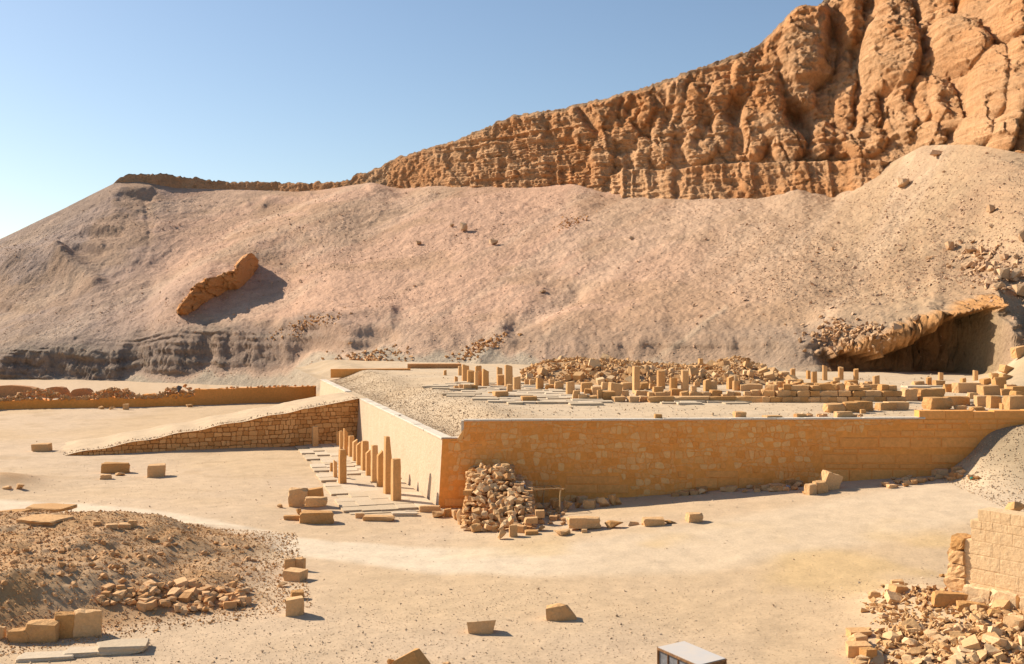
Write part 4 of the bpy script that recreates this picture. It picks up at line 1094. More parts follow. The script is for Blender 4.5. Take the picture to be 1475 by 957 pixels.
# ---------------------------------------------------------------- ruins on the terrace
tp = struct(mesh_obj('pavement', [TT(*xy)+Vector((0, 0, -.02)) for xy in ((3, 70), (3.2, 70), (3.2, 70.2))], [(0, 1, 2)], M['paving']))
rt_ = random.Random(44); done = 0
def paved(px, py):
    n1 = float(fbm(np.array(px*.012), np.array(py*.09), 0, 3, 101))
    if py > 578: return n1 > .02+(py-578)*.025 and px > 660
    if px < 760: return n1 > -.12 and px > 605+(py-545)*1.6 and py > 541
    if px < 1120: return 577 < py < 590 or (px < 840 and py > 556)
    return py > 578 or n1 > .2
y = 66.5
cnt = 0
while y < 98 and cnt < 420:
    dy = rt_.uniform(.75, 1.25); x = -14+rt_.uniform(0, 1)
    while x < 46:
        L = rt_.uniform(1.0, 2.4); p = TT(x+L/2, y+dy/2)
        px_ = CX+F*p.x/p.y; py_ = HY+F*(H-p.z)/p.y
        if 590 < px_ < 1490 and py_ < 603 and p.z < TZ+.15 and paved(px_, py_) and rt_.random() < .86:
            o = link('paving_slab', rt_.choice(PAVES), tp); o.location = p+Vector((0, 0, .05+rt_.uniform(-.03, .05))); o.scale = (L*.97, dy*.96, .16)
            o.rotation_euler = (rt_.uniform(-.02, .02), rt_.uniform(-.02, .02), YAW_N+rt_.uniform(-.05, .05)); cnt += 1
        x += L
    y += dy
GC = 'broken columns among the terrace ruins'
def Z7(x, y): return 640+x/5.673, 500+y/5.673
def Z8(x, y): return 880+x/5.673, 500+y/5.673
COLS = [
 ('sq', 641, 541, 533, 5, 'stump of a column standing alone at the left of the terrace ruins'), ('sq', 657, 551, 542, 5.5, 'small stump in front of the left column cluster'),
 ('oc', 663, 541, 528, 6, 'thin weathered column, farthest left of the left cluster'), ('oc', 670.5, 549, 526, 10, 'tall slightly leaning column, leftmost big one of the left cluster'),
 ('oc', 678, 553, 534, 10, 'shorter column just right of the tall leaning one'), ('oc', 689, 551, 528, 9, 'tall column half hidden at the back of the left cluster'),
 ('oc', 688.5, 558, 535, 10.5, 'thick pale column in the middle of the left cluster'), ('sq', 699, 559, 531, 11, 'notched square pillar ending the left cluster'),
 ('oc', 719.5, 551, 529.5, 8, 'tall thin column behind the hollow topped one'), ('oc', 721, 557, 540, 10, 'short column with a hollowed top'),
 ('oc', 732.5, 559, 527.5, 11, 'tall column with a slanting broken top, right of the hollow topped one'), ('oc', 744.5, 562.5, 543, 10.5, 'stout column right of the slanting topped one'),
 ('oc', 734, 566, 554, 8, 'knee high column stump before the stout column'), ('sq', 777.5, 562.5, 544, 12, 'grey square pillar leaning slightly before the rubble heap'),
 ('oc', 821.5, 570.5, 550, 12, 'thick ribbed stump at the left end of the block heap'), ('sq', 916.7, 567, 528, 11, 'tallest square pillar standing before the dark rubble heap'),
 ('oc', 952, 560, 533.5, 11.5, 'second tall column right of the tallest pillar'), ('oc', 970, 562.6, 545, 11, 'short column between two tall ones before the rubble'),
 ('oc', 986.6, 563.5, 533.5, 10.5, 'third tall column right of the tallest pillar'), ('sq', 1019, 564, 546, 10.5, 'flat topped stump left of a rounded boulder in the block row'),
 ('sq', 1052.7, 561, 542, 10.5, 'square pillar with a slanted top right of the rubble heap crest'), ('oc', 1060.7, 562.6, 549, 11, 'short thick stump just right of the slanted pillar'),
 ('oc', 1084.5, 553, 543.7, 10.5, 'low column stump behind the long orange block'), ('oc', 1106.5, 553, 543, 11, 'ribbed stump right of the long orange block'),
 ('oc', 1117, 553, 545, 10, 'stump close to the ribbed one before the scree foot'), ('sq', 1118, 544.5, 539, 7, 'tiny square stump at the back of the middle ruins'),
 ('sq', 1009.5, 532, 516.7, 7, 'small square pillar on top of the rubble heap'), ('oc', 1136, 550, 542, 10, 'low stump left of the slim columns by the overhang'),
 ('oc', 1142, 543, 531.4, 7, 'slim column, leftmost of those before the dark overhang'), ('sq', 1165, 546, 534, 6, 'thin greyish pillar before the dark overhang'),
 ('oc', 1172.7, 553, 535.7, 8, 'column just right of the thin greyish pillar'), ('oc', 1188, 548, 527, 7, 'tallest slim column against the dark overhang'),
 ('oc', 1211, 547, 529.4, 7.5, 'second tall slim column against the dark overhang'), ('oc', 1233, 547.5, 532, 7, 'third slim column against the dark overhang'),
 ('oc', 1262, 560, 541.5, 9.5, 'ribbed column standing past the right end of the coursed blocks'), ('oc', 1338, 556, 544, 7.5, 'short round topped column behind the big fallen blocks'),
 ('oc', 1355, 547.5, 537, 7, 'distant column alone before the shaded hollow'), ('sq', 1388.5, 552.5, 544.5, 8, 'square stump behind the longest fallen beam'),
 ('oc', 1405, 549, 534, 7, 'slim column, rightmost before the hillside rubble'), ('oc', 1205, 554, 544, 9, 'low column stump among the coursed blocks')]
MARK = []
for k, x, yb_, yt_, w_, lab in COLS:
    MARK.append((x, yb_, 'the '+lab.split(',')[0]))
    pillar('broken_column' if k == 'oc' else 'broken_pillar', x, yb_, yt_, w_, lab, GC, 't', oct_=(k == 'oc'), yaw=YAW_F*.9, top=('slope', 'flat', 'slopel')[int(x) % 3], seed=int(x) % 7, cat='column' if k == 'oc' else 'pillar')
BL = [
 (654, 556, 661, 562, 'small reddish stone at the left end of the row of four cubes'), (661, 554, 667, 562.5, 'first narrow cube in the row of four beside the left columns'), (667, 554, 678, 563.5, 'largest cube in the row of four beside the left columns'),
 (678, 554.6, 687.5, 563.5, 'right hand cube in the row of four beside the left columns'), (711, 563.5, 731, 573.5, 'pale block with an orange end lying on the pavement'), (703.5, 565, 711, 569.6, 'small orange stone touching the pale block on the pavement'),
 (751, 570.5, 773, 580, 'oblong orange block lying alone on the terrace pavement'), (786, 554, 799.5, 562.6, 'rounded grey boulder right of the grey leaning pillar'), (799.5, 550, 811, 562.6, 'tilted grey block before the rubble heap'),
 (791, 546, 799, 554, 'orange block behind the rounded grey boulder'), (756, 547, 763, 556, 'orange stone at the left foot of the rubble heap'), (763, 547, 770, 557, 'upright stone at the left foot of the rubble heap')]
for b in BL: block(*b[:4], b[4], worn=(b[1] < 556))
GB = 'tumbled blocks before the rubble heap'; tmp = []
for b in [(825, 562, 835, 577.6), (833, 568, 846, 577.6), (842, 560, 853, 570), (845, 556, 859, 562), (837.5, 551, 852.5, 565), (846, 570, 860, 577.6), (852, 556.5, 866.5, 570), (867, 563.5, 885, 577), (878, 552, 895, 574), (861, 562, 868, 577),
          (883, 571, 900, 579), (866.5, 551, 876, 562), (865, 546, 873.5, 552), (896, 551, 911, 562), (894, 562.6, 905.5, 572), (905, 571, 920, 580), (920.5, 570.5, 933, 579), (916, 562.6, 933, 570.5), (922, 551, 934, 562), (934, 565, 944, 573), (941, 557, 955, 566), (943, 565, 957, 573),
          (957, 563.5, 966, 573), (966, 560, 982, 571.5), (981, 564, 993, 574), (996, 556, 1003, 566), (994, 564, 1009.5, 573), (1010, 565, 1024, 573), (1024, 562, 1039, 573), (1028, 549, 1033, 561), (1047, 564, 1057, 573), (1057, 565, 1067, 573), (1072, 564, 1082, 573), (1083, 562, 1096, 573),
          (1098.6, 561, 1110, 573.5), (1110, 567, 1122, 574), (1121, 559, 1137, 568), (1124, 553, 1136, 560), (1040, 568, 1048, 574), (1087, 556, 1096, 563), (936, 553, 944, 561), (1000, 551, 1008, 558), (1111, 555, 1121, 562), (1126, 566, 1140, 574)]:
    tmp.append(block(*b, 'tumbled block', 't', group=GB, worn=rb.random() < .75, roll=rb.uniform(-.12, .12), pitch=rb.uniform(-.1, .1)))
SHORT = [(821, 566, 'the thick ribbed stump'), (850, 575, 'the left end of the block heap'), (875, 560, 'the gap before the tallest pillar'), (917, 560, 'the tallest square pillar'), (952, 556, 'the second tall column'), (970, 560, 'the short column between two tall ones'), (987, 558, 'the third tall column'),
         (1019, 560, 'the flat topped stump'), (1052, 556, 'the slanted square pillar'), (1085, 560, 'the long orange block'), (1107, 552, 'the ribbed stump'), (1130, 565, 'the right end of the kerb wall')]
relabel(tmp, 'tumbled block', SHORT)
block(1068, 553, 1098.5, 563.5, 'long orange block lying level on the tumbled blocks', 't', depth=.4, yaw=.02)
block(1022, 549, 1032, 563.5, 'rounded upright boulder beside a flat topped stump', 't', worn=True)
# low kerb wall of long blocks, then two courses of ashlar
kw = tag(empty('low_wall', tuple(T(1035, 580))), 'low wall of long kerb blocks running along the front of the tumbled stones', 'low wall')
def wall_block(parent, x0, x1, yb_, h, surf_z=None, dep=.7, mat='stone', name='block', jit=.01, z0=0):
    a, b = T(x0, yb_), T(x1, yb_); d = b-a; L = d.length
    o = put(name, rb.choice(BLOCKS), M[mat], (a+b)/2-parent.location+Vector((0, dep/2, z0+h/2)), (L*.985, dep*rb.uniform(.95, 1.05), h), math.atan2(d.y, d.x)+rb.uniform(-jit, jit))
    o.parent = parent; return o
for x0, x1 in ((934, 972), (972, 1022), (1022, 1062), (1062, 1112), (1112, 1118.5), (1118.5, 1140)):
    wall_block(kw, x0, x1, 580.2, .43)
cwl = tag(empty('block_wall', tuple(T(1200, 580))), 'wall of squared blocks in two courses with ragged top on the terrace', 'block wall')
xs = 1100; 
while xs < 1298:
    w_ = rb.uniform(11, 19); wall_block(cwl, xs, min(xs+w_, 1304), 580.3, .40); xs += w_
xs = 1104
while xs < 1290:
    w_ = rb.uniform(11, 20); wall_block(cwl, xs, min(xs+w_, 1299), 580.0, .40, z0=.42); xs += w_
xs = 1106
while xs < 1282:
    w_ = rb.uniform(9, 18)
    if rb.random() < .66: wall_block(cwl, xs, xs+w_, 579.6, rb.uniform(.34, .46), z0=.84, jit=.12)
    xs += w_
GW = 'loose blocks lying behind the two course wall'; tmp = []
for i in range(46):
    px_ = rb.uniform(1108, 1262); py_ = rb.uniform(558, 569); w_ = rb.uniform(8, 17); h_ = rb.uniform(6, 11)
    tmp.append(block(px_-w_/2, py_-h_, px_+w_/2, py_, 'loose block', 't', group=GW, worn=rb.random() < .8, roll=rb.uniform(-.2, .2), lift=rb.uniform(0, .25)))
relabel(tmp, 'loose block', [(1118, 562, 'the left end of the squared courses'), (1136, 556, 'the low stump left of the slim columns'), (1142, 563, 'the leftmost slim column'), (1165, 563, 'the thin greyish pillar'), (1188, 563, 'the tallest slim column'), (1211, 563, 'the second tall slim column'), (1233, 563, 'the third slim column'), (1258, 563, 'the ribbed column past the courses')])
for b in [
 (1265.5, 580, 1290.6, 591.5, 'left of two squared pale blocks lying on the bright pavement', .5, 0), (1278, 578.6, 1307.7, 591, 'right hand longer block of the pair on the bright pavement', .5, 0), (1204, 592.5, 1228, 602.8, 'squared orange block sitting on the edge of the great wall', .5, 0),
 (1218, 579, 1240.5, 594, 'large rough boulder in the group above the wall edge', .7, 1), (1235, 578, 1256, 593, 'round ended boulder, rightmost of the group above the wall edge', .7, 1), (1191.5, 581, 1218, 594.5, 'pale rough boulder, leftmost of the group above the wall edge', .7, 1),
 (1240, 590, 1247, 596, 'small stone under the round ended boulder', .7, 1), (1336, 572, 1371, 590.5, 'big eroded block with a hollowed underside', .6, 1), (1366, 571, 1397, 585, 'long rough block right of the eroded one', .5, 1), (1321, 559, 1360, 578, 'wide flat boulder before the fallen beams', .6, 1),
 (1303, 560, 1321, 578, 'pale boulder at the right end of the squared courses', .7, 1), (1361, 553, 1377, 565, 'short orange block left of the longest beam', .5, 0), (1375, 551.5, 1412, 566.5, 'longest fallen stone beam with a squared end', .3, 0), (1412, 555, 1442, 571, 'stout squared block right of the longest beam', .5, 0),
 (1434, 541.5, 1450, 560, 'upright grey block in front of the hillside rubble', .6, 0), (1406, 570, 1425, 586, 'upright squared block beside the pale pillar like one', .5, 0), (1426, 570, 1443.7, 588.5, 'pale pillar like block with a sharp lit edge', .6, 0), (1451, 570, 1478, 590.5, 'large squared block at the right edge of the terrace', .5, 0),
 (1450, 548, 1464, 561, 'orange block left of the right edge group', .6, 0), (1443, 560, 1458, 570, 'low block behind the large squared block', .6, 0), (1456, 556, 1478, 570, 'wide pale block against the right edge', .5, 0), (1396, 566, 1408, 578, 'broken block between the beam and the upright one', .6, 1),
 (1443, 581, 1452, 590, 'small cube beside the large squared block', .8, 0), (1400, 586, 1420, 592, 'low flat stone on the pavement before the upright blocks', .5, 1), (1378, 584, 1392, 591, 'small flat stone before the long rough block', .6, 1), (1347, 548, 1361, 557, 'rough stone behind the wide flat boulder', .7, 1), (1317, 549, 1332, 557, 'squared stone behind the pale boulder', .7, 0),
 (943.5, 596.5, 954, 604.5, 'small square stone with a pebble on it, alone on the wall edge', .6, 0), (1059, 592.5, 1074, 603.2, 'drum like block alone on the wall edge', .9, 1), (1102, 598, 1127.6, 603.8, 'low long slab on the wall edge', .5, 0), (1146, 596, 1161, 603, 'low rough stone on the wall edge beside small rubble', .6, 1)]:
    block(*b[:4], b[4], worn=bool(b[6]), depth=b[5])
WE = 'small rubble on the wall edge'
for i in range(16):
    px_ = rb.uniform(1160, 1192) if i < 11 else rb.uniform(1228, 1242); s_ = rb.uniform(3, 6); py_ = rb.uniform(599, 603)
    boulder(px_-s_*.7, py_-s_, px_+s_*.7, py_, 'small rubble stone lying on the edge of the great wall', 't', 'stone', WE, 'rubble', name='edge_stone')

# ---------------------------------------------------------------- the rubble heap behind the columns
HC = [(752, 106, .9), (785, 107, 1.6), (830, 106, 2.0), (870, 104, 1.9), (905, 103, 1.7), (950, 104, 1.35), (1010, 104, 1.25), (1040, 104, 1.5), (1062, 104, 2.05), (1082, 104, 1.8), (1102, 105, .8), (1135, 108, .2)]
hx = np.array([(p[0]-CX)/F*p[1] for p in HC]); hy = np.array([p[1] for p in HC]); hh_ = np.array([p[2] for p in HC])
def heap(X, Y):
    c = np.interp(X, hx, hy); h = np.interp(X, hx, hh_, 0, 0)
    d = (Y-c)/np.where(Y < c, 8.5+0*c, 16.0)
    e = sm(X, hx[0]-4, hx[0]+3)*(1-sm(X, hx[-1]-3, hx[-1]+2))
    return h*e*np.clip(1-np.abs(d)**1.6, 0, 1)*(1+.25*fbm(X*.35, Y*.35, 0, 3, 55))
HX, HYg = np.meshgrid(np.linspace(hx[0]-5, hx[-1]+4, 130), np.linspace(89, 124, 60))
HZ = heap(HX, HYg); bz = tz(HX, HYg)
hm = np_mesh('rubble_mound', np.stack([HX, HYg, bz+HZ-.12], -1).reshape(-1, 3), grid_quads(*HX.shape), M['sand'], col=np.array([.46, .29, .15]))
tag(hm, 'long mound of earth under the dark rubble heap on the terrace', 'mound')
rh = np.random.RandomState(12); cand = []
cx_ = rh.uniform(hx[0]-4, hx[-1]+2, 9000); cy_ = rh.uniform(90, 118, 9000); ch_ = heap(cx_, cy_); cz_ = tz(cx_, cy_)+ch_
for i in np.where(ch_ > .12)[0][:3000]:
    cand.append((cx_[i], cy_[i], cz_[i], rh.uniform(.2, .55)*(1.6 if rh.rand() < .10 else 1)))
cand.sort(key=lambda c: -c[3]*(1.4 if c[1] < 103 else 1)/c[1])
RH = 'stones of the dark rubble heap'
for x, y_, z, s in cand[:90]:
    o = put('heap_stone', rb.choice(ROUGH+BLOCKS[:4]), M['pale_rubble'], (x, y_, z+s*.25), (s*1.1, s, s*.85), rb.uniform(0, 6), rb.uniform(-.5, .5), rb.uniform(-.5, .5))
    tag(o, 'brown rubble stone on the long heap behind the columns', 'stone', RH)
q = np.array(cand[90:]); tag(stuff(scatter('rubble', q[:, :3], q[:, 3], M['pale_rubble'], rh, (1, .9, .8))), 'mass of brown rubble stones on the long heap behind the columns', 'rubble')
# gravel and chips on the terrace floor
P = []; S = []
for _ in range(2600):
    px_ = rh.uniform(560, 1475); py_ = rh.uniform(540, 602); p = T(px_, py_) if _ % 1 == 0 else None
    P.append(p[:]); S.append(rh.uniform(.04, .12) if rh.rand() < .93 else rh.uniform(.15, .3))
tag(stuff(scatter('stone_chips', P, S, M['pebble'], rh)), 'stone chips strewn over the sandy terrace floor', 'stone chips')
# ---------------------------------------------------------------- far wall at the left, with rubble on it
bw = tag(empty('boundary_wall', tuple(G(225, 583))), 'long low orange wall across the far left of the plain with rubble piled on top', 'wall')
wp = [(-60, 592), (10, 590), (110, 588), (200, 586.5), (280, 584), (380, 580.5), (453, 578)]
W3 = [G(*p) for p in wp]
def wall_seg(pts, hs, th, name, mat, parent):
    V = []; o = parent.location
    for p, h in zip(pts, hs):
        for dy, z in ((0, -.3), (0.04, h), (th, h), (th, -.3)): V.append(Vector((p.x, p.y+dy, p.z+z))-o)
    n = len(pts); Fc = [(i*4+k, (i+1)*4+k, (i+1)*4+(k+1) % 4, i*4+(k+1) % 4) for i in range(n-1) for k in range(4)]
    Fc += [(0, 1, 2, 3), tuple(reversed([(n-1)*4+k for k in range(4)]))]
    return mesh_obj(name, V, Fc, mat, parent)
def along(pts, n):
    out = []; m = len(pts)-1
    for i in range(n+1):
        u = m*i/n; k = min(int(u), m-1); out.append(pts[k].lerp(pts[k+1], u-k))
    return out
L1 = along(W3[:5], 60); wall_seg(L1, [1.15+.12*math.sin(i*.7)+rb.uniform(-.08, .08)+(.35 if i > 45 else 0) for i in range(61)], 1.6, 'wall_face', M['wall'], bw)
L2_ = along(W3[4:], 40); wall_seg(L2_, [2.05+rb.uniform(-.06, .06)+.05*(i % 7 == 0) for i in range(41)], 1.2, 'wall_face', M['ashlar'], bw)
def rows_of_stones(pts, z0, z1, n_ind, n_all, parent, size, dy0=.1, dy1=1.5):
    C_ = []
    for _ in range(n_all):
        k = rb.randrange(len(pts)-1); p = pts[k].lerp(pts[k+1], rb.random()); f = rb.random(); top = z0+(z1-z0)*(.55+.45*math.sin(k*.37))
        z = z0+(max(top, z0+.2)-z0)*rb.random(); C_.append((p.x, p.y+dy0+(dy1-dy0)*f*(z-z0)/(z1-z0)+.0, p.z+z, rb.uniform(*size)))
    return C_
C_ = rows_of_stones(L1, 1.0, 2.45, 0, 800, bw, (.3, .65))
C_.sort(key=lambda c: -c[3])
BWS = 'stones piled on the far left wall'
for x, y, z, s in C_[:60]:
    tag(put('wall_top_stone', rb.choice(ROCKS), M['rubble'], (x, y, z+s*.2), (s, s*.9, s*.8), rb.uniform(0, 6)), 'orange rubble stone piled on top of the far left wall', 'stone', BWS)
q = np.array(C_[60:]); tag(stuff(scatter('rubble', q[:, :3], q[:, 3], M['rubble'], rh, (1.1, .9, .8))), 'orange rubble piled along the top of the far left wall', 'rubble')
for i in range(26):
    p = L2_[rb.randrange(41)]; s = rb.uniform(.25, .5)
    tag(put('wall_top_stone', rb.choice(ROCKS), M['rubble'], (p.x, p.y+rb.uniform(.2, .9), p.z+2.1+s*.2), (s*1.1, s, s*.7), rb.uniform(0, 6)), 'small stone lying on the top of the plain right end of the far wall', 'stone', 'stones on the right end of the far wall')
for b, lab in (((140, 584, 150, 590), 'pale stone at the foot of the far wall, leftmost of three'), ((154, 585, 165, 590.5), 'flat pale stone at the foot of the far wall, middle of three'), ((176, 582, 184, 590.5), 'tallest pale stone at the foot of the far wall'), ((264, 581, 277, 587), 'pair like pale stone before the far wall where it steps up')):
    boulder(*b, lab, 'g', 'stone', name='field_stone')
mb = tag(empty('mudbrick_wall', tuple(G(40, 575)+Vector((0, 10, 0)))), 'worn brown mudbrick wall behind the far left rubble wall', 'wall')
for x0, x1, ht in ((-60, 57, 1.7), (61, 95, 1.5), (100, 130, 1.3), (132, 190, 1.0)):
    pts = along([PX(x0, 575, 149)*1, PX(x1, 573, 151)*1], 14)
    for p in pts: p.z = gz1(min(p.x, 59), min(p.y, 149))
    wall_seg(pts, [ht*(1-.5*abs(2*i/14-1)**4)+rb.uniform(-.05, .05) for i in range(15)], 1.4, 'wall_segment', M['mudbrick'], mb)
o = tag(put('cloth_bundle', ROUGH[3], new_mat('dark_cloth')[0], PX(258.5, 560, W3[3].y+1.2), (.75, .6, 1.0), .4), 'small dark blue grey bundle on top of the far rubble wall', 'bundle')
o.data.materials[0].node_tree.nodes['Principled BSDF'].inputs['Base Color'].default_value = (.085, .085, .095, 1)

# ---------------------------------------------------------------- stones on the plain, left
boulder(44, 638, 68, 651, 'broken pale rock alone on the plain left of the ramp toe', 'g', mat='stone')
block(146, 666, 182, 682, 'large oblong block, biggest of three on the plain below the ramp', 'g', yaw=.1, worn=True, depth=.4)
block(144, 683, 158, 691, 'small left stone in front of the large oblong block', 'g', worn=True); boulder(163, 678, 178, 686, 'small pale stone touching the large oblong block', 'g', 'stone')
block(211, 668, 234, 688, 'squared block with an orange front, right of the three stones', 'g', yaw=.3)
block(416, 703, 441, 731, 'upright block, left of the pair in the stack by the pavement', 'g', yaw=.15, lift=.0, worn=True, depth=.6)
boulder(442, 701, 464, 731, 'rounded upright stone, right of the pair in the stack by the pavement', 'g', 'stone block')
block(432, 735, 476, 755, 'wide low block at the front of the stack by the pavement', 'g', yaw=.1, worn=True, depth=.5)
block(438, 724, 468, 738, 'slanting slab lying across the wide low block', 'g', yaw=.15, worn=True, lift=.35, depth=.5, cat='stone slab')
block(408, 742, 434, 750, 'thin flat slab left of the stack by the pavement', 'g', yaw=.05, depth=.3, cat='stone slab'); boulder(424, 730, 434, 742, 'small stone tucked into the left side of the stack', 'g', 'stone')
boulder(398, 724, 408, 732, 'small pale stone left of the block stack', 'g', 'stone'); boulder(1, 698, 16, 706, 'rounded stone at the edge of the low dark heap', 'g', 'stone')
boulder(16, 694, 33, 706, 'angular orange rock on the low dark heap at the left', 'g', 'rock')
# slabs on the crest of the mound
boulder(-6, 732, 31, 752, 'grey rounded boulder at the left edge beside the flat slabs', 'g', depth=.9)
block(24, 741, 84, 757, 'thick lower slab with an orange broken end on the mound crest', 'g', yaw=-.25, worn=True, depth=.8, cat='stone slab')
block(36, 734, 92, 747, 'upper slab lying over the thick one on the mound crest', 'g', yaw=-.2, worn=True, depth=.7, lift=.35, cat='stone slab')
for b, lab in (((134, 751, 143, 757), 'small orange stone, leftmost of four on the mound crest'), ((152, 754, 167, 762), 'flat orange stone, second of four on the mound crest'), ((170, 753, 187, 762), 'broad orange stone, third of four on the mound crest'), ((184, 749, 195, 761), 'upright orange stone, rightmost of four on the mound crest')):
    block(*b, lab, 'g', cat='stone', worn=True)
# half buried blocks and slabs, bottom left
for b, lab, y_ in (((12, 905, 39, 926), 'low broken block, leftmost of the half buried row', .1), ((38, 893, 79, 926), 'wide cracked block, second of the half buried row', .05), ((78, 881, 108, 920), 'tall block, third of the half buried row', .1), ((106, 877, 141, 918), 'rounded block, rightmost of the half buried row', .25), ((-8, 902, 5, 920), 'block cut by the left edge of the half buried row', 0)):
    block(*b, lab, 'g', yaw=y_, worn=True, depth=.5, name='buried_block')
for b, lab in (((24, 938, 96, 953), 'left half of the long flat slab at the bottom left'), ((90, 931, 140, 947), 'middle piece of the long flat slab at the bottom left'), ((138, 920, 201, 943), 'right piece of the long flat slab at the bottom left')):
    block(*b, lab, 'g', cat='stone slab', mat='paving', yaw=.18, worn=True, depth=.6, name='flat_slab')
# pairs of rocks right of the mound
block(410, 805, 424, 822, 'upright brown slab, left of the pair behind the flat rock', 'g', yaw=.2, worn=True, depth=.4); block(424, 804, 439, 822, 'upright orange slab, right of the pair behind the flat rock', 'g', yaw=-.35, worn=True, depth=.4)
boulder(409, 817, 437, 838, 'flat tilted rock in front of two upright slabs', 'g', 'rock'); boulder(396, 835, 414, 847, 'flat low stone lying on the right toe of the mound', 'g', 'stone')
boulder(411, 858, 435, 888, 'pointed egg shaped rock standing on the gravel', 'g', 'rock', depth=.7); block(419, 850, 436, 864, 'wedge of stone leaning behind the pointed rock', 'g', worn=True, yaw=.3)
# single rocks of the foreground
def hero(pts, label, name, px_, py_, size, rz, depth=.6, mat='stone'):
    c = G(px_, py_); r_ = random.Random(int(px_)); bm = rough_rock(r_, [Vector(p) for p in pts], 3, .02)
    o = link(name, bm_mesh(name, bm, M[mat])); k = c.y/F*size
    o.scale = (k, k, k); o.location = c+Vector((0, k*.3, -.03)); o.rotation_euler = (0, 0, rz); return tag(o, label, 'rock')
hero([(-.5, -.2, .42), (.5, -.25, .50), (.38, -.28, .05), (-.35, -.15, -.05), (-.45, -.22, .05), (-.45, .22, .30), (.48, .18, .36), (.3, .2, -.05), (-.35, .2, -.05), (.1, -.29, .0)], 'wedge shaped rock with a shaded orange front, alone at bottom centre', 'wedge_rock', 693, 914, 42, .05)
hero([(-.5, -.2, .38), (-.47, -.24, .0), (-.15, -.3, .0), (.5, -.2, .0), (.45, -.15, .15), (.1, -.22, .50), (-.05, -.05, .53), (-.45, .15, .40), (.3, .25, .1), (.2, .2, .4), (-.4, .3, 0)], 'low angular rock with a bright top, alone right of bottom centre', 'angular_rock', 809, 895, 46, .0)
hero([(-.5, -.15, .05), (-.42, -.2, .30), (.05, -.15, .52), (.2, -.05, .54), (.5, -.1, .12), (.3, -.3, .0), (-.3, -.3, 0), (.45, .3, 0), (-.4, .3, .1), (.1, .25, .45)], 'pale ridged rock cut by the bottom edge of the picture', 'ridged_rock', 590, 972, 62, .1)
boulder(636, 951, 652, 962, 'small stone right of the ridged rock at the bottom edge', 'g', 'stone'); boulder(556, 946, 568, 960, 'round stone left of the ridged rock at the bottom edge', 'g', 'stone')

# ---------------------------------------------------------------- metal cabinet
cz = 1.12; Lc, Bc, Rc = ZX(948, 933.5, cz+.0), ZX(985.5, 925, cz), ZX(1045, 950, cz)
Fc_ = Lc+Rc-Bc; base_z = gz1(5.2, 30.4)
cab = tag(empty('metal_cabinet', (Bc.x*.5+Fc_.x*.5, Bc.y*.5+Fc_.y*.5, base_z)), 'grey metal cabinet with a rusty brown frame at the bottom edge', 'cabinet')
ctr = cab.location.copy()
m, n_, l_, b_ = new_mat('rusty_frame', .7); b_.inputs['Base Color'].default_value = (.20, .105, .05, 1); M['rust'] = m
pos = n_.new('ShaderNodeNewGeometry').outputs['Position']; l_.new(ramp(n_, l_, noise_node(n_, l_, pos, 9, 5), [(.3, (.13, .065, .03)), (.7, (.30, .16, .07))]), b_.inputs['Base Color'])
m, n_, l_, b_ = new_mat('dusty_top', .75); pos = n_.new('ShaderNodeNewGeometry').outputs['Position']; l_.new(ramp(n_, l_, noise_node(n_, l_, pos, 1.6, 5), [(.3, (.50, .47, .44)), (.62, (.56, .49, .42)), (.75, (.60, .50, .38))]), b_.inputs['Base Color']); M['ctop'] = m
m, n_, l_, b_ = new_mat('grey_panel', .5); pos = n_.new('ShaderNodeNewGeometry').outputs['Position']; l_.new(ramp(n_, l_, noise_node(n_, l_, pos, 5, 6, .7), [(.3, (.10, .10, .105)), (.7, (.21, .21, .22))]), b_.inputs['Base Color']); M['cpanel'] = m
def bar(p, q, w_, d_, name, mat, parent):
    p, q = Vector(p)-ctr, Vector(q)-ctr; ax = (q-p); L_ = ax.length
    me = BOX; o = link(name, with_mat(me, mat), parent); o.location = (p+q)/2; o.scale = (w_, d_, L_); o.rotation_euler = ax.to_track_quat('Z', 'Y').to_euler(); return o
bmb = bmesh.new(); bmesh.ops.create_cube(bmb, size=1); bmesh.ops.bevel(bmb, geom=bmb.edges, offset=.03, segments=1, affect='EDGES'); BOX = bm_mesh('box', bmb)
cor = [Lc, Fc_, Rc, Bc]
V = [p-ctr+Vector((0, 0, z)) for z in (-.005, .03) for p in [c_+(c_-(Lc+Rc)/2)*.0 for c_ in cor]]
mesh_obj('top_panel', [v*1.0 for v in V], [(0, 3, 2, 1), (4, 5, 6, 7)]+[(i, (i+1) % 4, 4+(i+1) % 4, 4+i) for i in range(4)], M['ctop'], cab)
